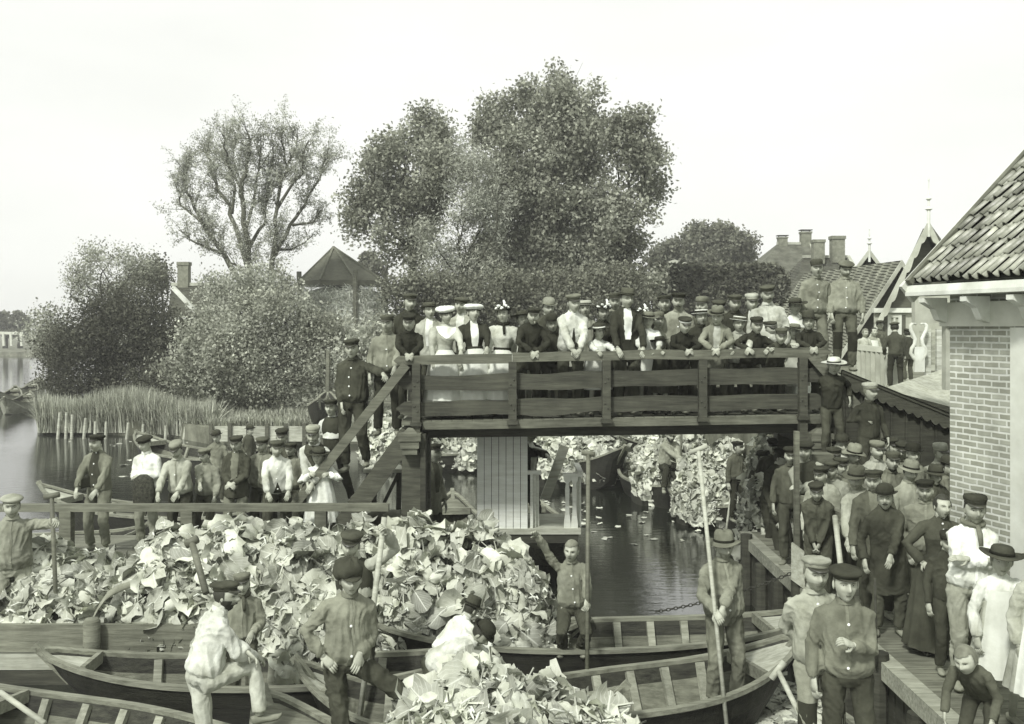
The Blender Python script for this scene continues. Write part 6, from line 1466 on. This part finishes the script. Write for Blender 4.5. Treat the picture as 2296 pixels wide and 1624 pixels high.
person(1504,966,21.5,.40,'worker in pale hat seated against the leaf load', hat='porkpie', hv=.22, tv=.2, bv=.045, yaw=12, lean=22, squat=.36, legs=((1488,1105,20.9),(1512,1100,21.0)), arms=((1555,1048,20.9),(1520,1040,21)), beard='full')
person(1655,991,18.6,.3,'man in black hat and grey blouse standing in the leaf barge', hat='cap', hv=.03, tv=.12, bv=.04, yaw=25, arms=((1632,1110,18.4),'down'), head=(0,20))
for i, (x, y, d, lab) in enumerate(((1735,985,14.9,'shadowed man under the bridge end, nearest the leaf barge'),(1752,1010,14.4,'shadowed bent man under the bridge, lower of the group'),(1713,1012,15.3,'shadowed man at the back of the leaf load under the bridge'),(1768,1045,13.6,'dark man under the bridge end holding on to the quay'))):
    person(x, y, d, .5 if i else .6, lab, hat=('cap','flat','porkpie','cap')[i], hv=.04, top='short', tv=.06, bv=.05, yaw=(-20,30,0,40)[i], lean=(5,14,0,10)[i], group='men in the shade under the bridge end')
# ---------- the quay crowd at the right
GQ = 'people crowded along the quay'; ZQ = .925
def Q(x, y, d, label, **k):
    if k.get('tv',.16) < .25: k['tv'] = min(.26, k.get('tv',.16)*1.6)
    return person(x, y, d, ZQ, label, group=GQ, adult=1.06, **k)
Q(1804,991,12.0,'young man in dark waistcoat with folded arms leaning on the heavy post', hat='flat', hv=.05, top='vest', vest=1, tv=.04, sleeve=.26, bv=.06, side=-14, arms='cross', head=(0,-10))
Q(1773,1004,12.6,'shadowed man behind the leaning waistcoat man', hat='cap', hv=.04, top='short', tv=.07, yaw=-20)
Q(1857,979,13.2,'man whose cap brim shows beside the round brimmed hat', hat='cap', hv=.09, top='short', tv=.1)
Q(1887,972,13.0,'smooth faced man in round hat at the back of the quay', hat='bowler', hv=.06, top='jacket', tv=.1, shirt=.5)
Q(1871,1005,12.5,'man with white clay pipe and light peaked cap', hat='cap', hv=.08, tv=.15, pipe='quay man with the light cap', head=(0,20))
Q(1915,996,12.3,'man in broad pale felt hat with open mouth', hat='slouch', hv=.15, top='short', tv=.12)
Q(1967,990,12.6,'man in checked cap and pale shirt before the tarred shed', hat='checkcap', hv=.14, tv=.3, hair='l')
Q(1997,983,13.0,'pale lad in dark cap against the tarred shed', hat='cap', hv=.07, top='short', tv=.12, hair='l')
Q(2022,993,12.9,'man half hidden left of the black bowler', hat='cap', hv=.06, top='short', tv=.08)
Q(2048,992,12.3,'plump man in black bowler hat before the shed', hat='bowler', hv=.03, top='jacket', tv=.1, beard='chin', hair='g', head=(0,-10))
Q(2002,1014,11.9,'lean man in crumpled cap beside the bowler', hat='checkcap', hv=.1, top='short', tv=.08, beard='chin')
Q(2110,995,12.6,'man in bleached cap close to the brick wall', hat='kepi', hv=.32, tv=.2, hair='l')
Q(2126,1022,11.7,'man in profile wedged against the brick corner', hat='bowler', hv=.06, top='short', tv=.1, yaw=40)
Q(2042,1032,11.3,'stout man in big pale felt hat and brown smock', hat='slouch', hv=.17, top='smock', tv=.12, bv=.07, head=(10,-8))
Q(2098,1042,11.4,'man in wide dark hat tilted towards the wall', hat='slouch', hv=.08, top='jacket', tv=.06)
Q(1840,1047,11.4,'moustached man in dark cap leaning out to look', hat='cap', hv=.05, tv=.2, bv=.06, side=-14, yaw=-20, beard='mo', head=(0,-25))
Q(1832,1085,10.9,'man bent low over the quay rail, chin forward', hat='cap', hv=.05, top='short', tv=.06, lean=28, yaw=-25, arms='lowclasp', adult_=0) if False else Q(1831,1084,11.0,'man bent low over the quay rail, chin forward', hat='cap', hv=.05, top='short', tv=.06, lean=26, yaw=-25, arms='lowclasp')
Q(1863,1036,11.6,'frowning man in cap second in the leaning row', hat='cap', hv=.08, tv=.17, side=-10, yaw=-10, head=(0,-20))
Q(1885,1028,11.9,'dark faced man in cap third in the leaning row', hat='cap', hv=.06, tv=.1, side=-8, yaw=-10)
Q(1920,1045,10.6,'big man in light grey smock and flopped hat bending to the left', hat='slouch', hv=.11, tv=.21, bv=.12, side=-20, yaw=-28, lean=10, arms=((1905,1290,10.1),'pocket'), buttons=3)
Q(1958,1056,10.3,'spectacled man in dark jacket with watch chain', hat='cap', hv=.08, top='jacket', tv=.07, bv=.06, shirt=.14, side=-6, arms=('down','down'), lapel=True)
Q(1985,1085,9.75,'moustached man in bowler and long black overcoat', hat='bowler', hv=.05, top='coat', tv=.04, bv=.1, beard='mo', arms=('down',(1992,1268,9.4)), yaw=-12, side=-5)
Q(2074,1078,10.0,'old man in dark cap and full brown jacket, hand in pocket', hat='cap', hv=.04, tv=.10, bv=.08, arms=('pocket','down'), side=-2, yaw=-15, head=(0,-8), hair='g')
Q(2113,1110,9.25,'bareheaded woman in black buttoned dress, hand on her hip', hat='none', top='bodice', tv=.05, skirt_v=.07, fem=True, hair='d', arms=('hip','hip'), buttons=8, shoe='shoe')
Q(2127,1192,8.7,'boy in black peaked cap and dark buttoned suit', hat='kepi', hv=.035, top='short', tv=.05, bv=.06, hair='l', buttons=3, shirt=('open',.06))
Q(2186,1110,8.35,'tall lad in cap, white smock and grey breeches with folded arms', hat='checkcap', hv=.05, tv=.66, bv=.22, arms='cross', hair='d', head=(0,-5), yaw=-6, scarf=.14)
person(2246,1225,7.6,ZQ,'girl in tufted hat and long white pinafore in front of the brick wall', hat='wide', hv=.08, top='girl', tv=.5, skirt_v=.35, apron=1, fem=True, hair='l', arms='down', yaw=-8, group=GQ)
person(2348,1222,7.1,ZQ,'child in pale dress cut off by the right edge', hat='wide', hv=.12, top='girl', tv=.3, apron=1, fem=True, hair='l', yaw=-15, group=GQ)
person(2165,1448,7.0,ZQ-.05,'fair haired child stooping at the edge of the quay boards', hat='none', top='short', tv=.10, bv=.08, lean=50, squat=.08, yaw=-42, arms='down', hair='l', group=GQ)
# ---------- foreground
GF = 'men and boys in the barges'
person(26,1112,11.5,.2,'man at the far left edge stretching one arm out to a pole', hat='flat', hv=.24, tv=.2, bv=.2, adult=1.05, arms=('down',(122,1166,11.3,1)), yaw=18, group=GF)
person(506,1307,8.35,.16,'white shirted man with one foot raised, seen from behind', hat='cap', hv=.08, tv=.5, bv=.32, adult=1.05, yaw=128, lean=16, side=0, arms=((574,1470,8.5),(574,1480,8.3)), legs=((582,1622,8.4),(450,1790,8.15)), hair='d', head=(0,-40), beard='full', patch=True, group=GF)
person(543,1287,9.9,.1,'boy in cap and scarf half hidden behind the white shirt', hat='boycap', hv=.13, tv=.16, bv=.12, hair='l', adult=1.12, arms=('down',(565,1418,9.7)), scarf=.12, group=GF)
person(786,1254,8.5,.16,'grinning lad in floppy hat, hand on hip, one leg astride', hat='floppy', hv=.08, tv=.155, bv=.075, adult=1.06, yaw=20, arms=('hip',(806,1468,8.35)), legs=((775,1750,8.4),(876,1560,8.9)), buttons=3, hair='l', head=(0,-4), group=GF)
person(786,1195,9.85,.12,'man in dark waistcoat raising his arm along a pale pole', hat='cap', hv=.09, top='vest', vest=1, tv=.065, sleeve=.3, bv=.06, adult=1.05, arms=((840,1430,9.5,1),(862,1190,9.72,1)), group=GF)
person(1056,1337,10.0,.12,'man in tall dark hat and white shirt bending over the leaves', hat='tallhat', hv=.07, tv=.6, bv=.1, adult=1.05, yaw=120, lean=42, squat=.22, arms=((1130,1480,9.6),(1110,1480,9.5)), group=GF)
person(1078,1387,9.35,.12,'man in round dark hat with bowed head working at the leaf heap', hat='bowler', hv=.045, tv=.5, bv=.09, adult=1.05, yaw=75, lean=58, squat=.16, arms=((1120,1500,9.0),(1130,1490,9.2)), head=(25,0), group=GF)
person(1281,1212,10.75,.12,'bareheaded boy waving one arm and holding an upright pole', hat='none', tv=.17, bv=.085, hair='l', adult=1.1, arms=((1204,1198,10.6),(1316,1352,10.3,1)), buttons=4, belt=.3, legs=((1262,1468,10.7),(1302,1468,10.7)), group=GF)
person(1624,1190,9.95,.14,'man in slouched felt hat clasping a long pale pole', hat='slouch', hv=.13, tv=.17, bv=.13, adult=1.05, arms=((1606,1372,9.55,1),(1620,1365,9.6,1)), head=(6,-4), buttons=2, group=GF)
person(1830,1252,7.15,.72,'man in woven cap and light smock with patched trousers', hat='cap', hv=.28, tv=.25, bv=.16, adult=1.2, arms='behind', buttons=6, hair='l', yaw=-4, head=(0,4), patch=True, group=GF)
person(1896,1272,6.75,.80,'young man in dark buttoned jacket holding a hand before his chest', hat='flat', hv=.06, tv=.125, bv=.06, adult=1.2, arms=('down','chest'), buttons=4, yaw=-14, head=(0,10), hair='l', group=GF)
# the netted bag of the lad on the jetty
c = pt(322,1106,13.12); mb = MB(); R_ = []
for t, w_ in ((0,.05),(.12,.14),(.4,.165),(.75,.15),(.93,.09),(1,.02)): R_.append([Vector((w_*math.cos(a)*.95, .045*math.sin(a)*(w_/.165+.2), .25-.5*t)) for a in [2*math.pi*k/18 for k in range(18)]])
tag(mb.loft(R_).obj('netted_bag', mat('netting', .04, .9, .8, 30, 1, 60), None, True, c), 'dark netted bag hanging from the hands of the white shirted lad', 'bag')

# ---------- skins: weld each garment, then fold it
def finish():
    for o, vox, amp, idx, near in RAW:
        m = o.modifiers.new('r','REMESH'); m.mode = 'VOXEL'; m.voxel_size = vox; m.use_smooth_shade = True
        s_ = o.modifiers.new('s','SMOOTH'); s_.factor = .5; s_.iterations = 3 if near else 2
    bpy.context.view_layer.update(); dg = bpy.context.evaluated_depsgraph_get()
    new = [bpy.data.meshes.new_from_object(o.evaluated_get(dg)) for o, *_ in RAW]
    for (o, vox, amp, idx, near), me in zip(RAW, new):
        o.modifiers.clear(); old = o.data; mt = list(old.materials); o.data = me; me.name = o.name
        if not me.materials:
            for q in mt: me.materials.append(q)
        n = len(me.vertices); co_ = np.empty(n*3, np.float32); me.vertices.foreach_get('co', co_); co_ = co_.reshape(-1,3)
        no_ = np.empty(n*3, np.float32); me.vertices.foreach_get('normal', no_); no_ = no_.reshape(-1,3)
        d = np.empty(n, np.float32); sd = idx*7.3
        for i in range(n):
            x, y, z = co_[i]
            w_ = noise.noise(Vector((x*3+sd, y*3, z*3)))*1.6; a = noise.noise(Vector((x*13+sd+w_, y*13, z*3.6+w_))); b_ = noise.noise(Vector((x*8-sd, y*8+w_, z*11+w_*2.2))); c_ = noise.noise(Vector((x*19+w_*2, y*19+sd, z*15+x*7)))
            d[i] = 1.35*(.75-2.3*abs(a)**.9+.3-1.1*abs(b_)**.85+(.35-1.0*abs(c_))*.6-.4)
        me.vertices.foreach_set('co', (co_+no_*(d*amp)[:,None]).astype(np.float32).ravel()); me.update()
        me.polygons.foreach_set('use_smooth', np.ones(len(me.polygons), dtype=bool))
    trees = {}
    def bvh(o):
        if o.name not in trees: trees[o.name] = BVHTree.FromPolygons([v.co for v in o.data.vertices], [tuple(p.vertices) for p in o.data.polygons])
        return trees[o.name]
    def front(o, p, s, off, y0=-.6):
        h = bvh(o).ray_cast(Vector((p.x, p.y-.6*s, p.z)), Vector((0,1,0)))
        return (h[0]+h[1]*off) if h[0] is not None and h[0].y < p.y+.05*s else None
    for D in DECALS:
        kind, o, root, s, idx = D[:5]
        if kind == 'shirt':
            spec, T_, lapel, top = D[5:]; shape, v = spec if isinstance(spec, tuple) else ('front', spec)
            if shape == 'front': prof = [(1.485,.045),(1.43,.055),(1.35,.06),(1.25,.058),(1.15,.05),(1.06,.035)]
            elif shape == 'open': prof = [(1.49,.05),(1.40,.06),(1.25,.08),(1.10,.10),(.96,.11)]
            elif shape == 'slit': prof = [(1.27,.005),(1.2,.014),(1.1,.024),(1.0,.030)]
            elif shape == 'gape': prof = [(1.10,.004),(1.02,.03),(.94,.065)]
            elif shape == 'collar': prof = [(1.50,.06),(1.45,.13),(1.40,.155),(1.34,.13),(1.28,.075),(1.24,.02)]
            rows = []
            for i in range(len(prof)*4-3):
                a, f = divmod(i, 4); f /= 4; b_ = min(a+1, len(prof)-1)
                z = prof[a][0]*(1-f)+prof[b_][0]*f; w_ = prof[a][1]*(1-f)+prof[b_][1]*f
                row = []
                for k in range(9):
                    q = T_((w_*(k/4-1), -.14, z))*s; h = front(o, Vector((q.x,q.y+.16*s,q.z)), s, .006*s); row.append(h)
                if all(h is not None for h in row): rows.append(row)
            if len(rows) > 2:
                nm = {'front':'shirt_front','open':'waistcoat_front','slit':'shirt_slit','gape':'belt_front','collar':'collar'}[shape]
                MB().loft(rows, False, closed=False).obj(nm, cloth(v), root, True)
                if lapel and shape == 'front':
                    for sx in (-1,1):
                        m_ = MB(); L_ = []
                        for z, a, b_ in ((1.50,.045,.075),(1.44,.052,.105),(1.40,.054,.115),(1.39,.054,.10),(1.28,.052,.085),(1.16,.045,.055)):
                            r2 = []
                            for k in range(4):
                                xx = sx*(a+(b_-a)*k/3); q = T_((xx,-.14,z))*s; h = front(o, Vector((q.x,q.y+.16*s,q.z)), s, .010*s)
                                r2.append(h)
                            if all(h is not None for h in r2): L_.append(r2 if sx > 0 else r2[::-1])
                        if len(L_) > 1: m_.loft(L_, False, closed=False).obj('lapel', o.data.materials[0], root, True)
        elif kind == 'buttons':
            nb, T_, top, near = D[5:]; first = None
            z0, z1 = 1.47, (1.0 if top != 'bodice' else 1.05)
            for k in range(nb):
                z = z0+(z1-z0)*k/max(1,nb-1); q = T_((.012*math.sin(k*2+idx), -.14, z))*s; h = front(o, Vector((q.x,q.y+.16*s,q.z)), s, .004*s)
                if h is None: continue
                if first is None:
                    m_ = MB(); m_.lathe([(.0105*s,0),(.0115*s,.003*s),(.008*s,.005*s)], 9); b_ = m_.obj('button', M_BTN, root, True); first = b_
                else: b_ = first.copy(); C.objects.link(b_)
                b_.location = h; b_.rotation_euler = (math.radians(80),0,0)
        elif kind == 'placket':
            T_, top = D[5:]; rows = []; hw = .013
            for k in range(26):
                z = 1.495-(1.495-.93)*k/25; row = []
                for q in range(4):
                    p = T_(((-1,-.85,.85,1)[q]*hw+.006*math.sin(k*.5+idx), -.14, z))*s; h = front(o, Vector((p.x,p.y+.16*s,p.z)), s, (.0005 if q in (0,3) else .0055)*s); row.append(h)
                if all(h is not None for h in row): rows.append(row)
            if len(rows) > 3: MB().loft(rows, False, closed=False).obj('placket', o.data.materials[0], root, False)
            pts = [T_((.0655*math.cos(a), .066*math.sin(a)+.001, 1.497-.006*math.sin(a)*-1))*s for a in [2*math.pi*k/16 for k in range(17)]]
            pts = [T_(((.076-.006*e)*math.cos(a)*1.0, (.080-.006*e)*math.sin(a)-.006, 1.452+.044*e+.012*math.sin(a)*e))*s for e in (0,1) for a in [2*math.pi*k/16 for k in range(16)]]
            MB().loft([pts[:16], pts[16:], [p*1 for p in pts[16:]]][:2], False).obj('neckband', o.data.materials[0], root, True)
        elif kind == 'patch':
            rr = random.Random(idx)
            for sx in (-1,1):
                rows = []
                for i in range(9):
                    z = (.62-.30*i/8)*s; row = []
                    for k in range(7):
                        h = bvh(o).ray_cast(Vector((sx*.11*s+(k/3-1)*.066*s, -.6*s, z)), Vector((0,1,0))); row.append(h[0]+h[1]*.006*s if h[0] is not None else None)
                    if all(h is not None for h in row): rows.append(row)
                if len(rows) > 2: MB().loft(rows, False, closed=False).obj('knee_patch', cloth(.045), root, True)
finish()
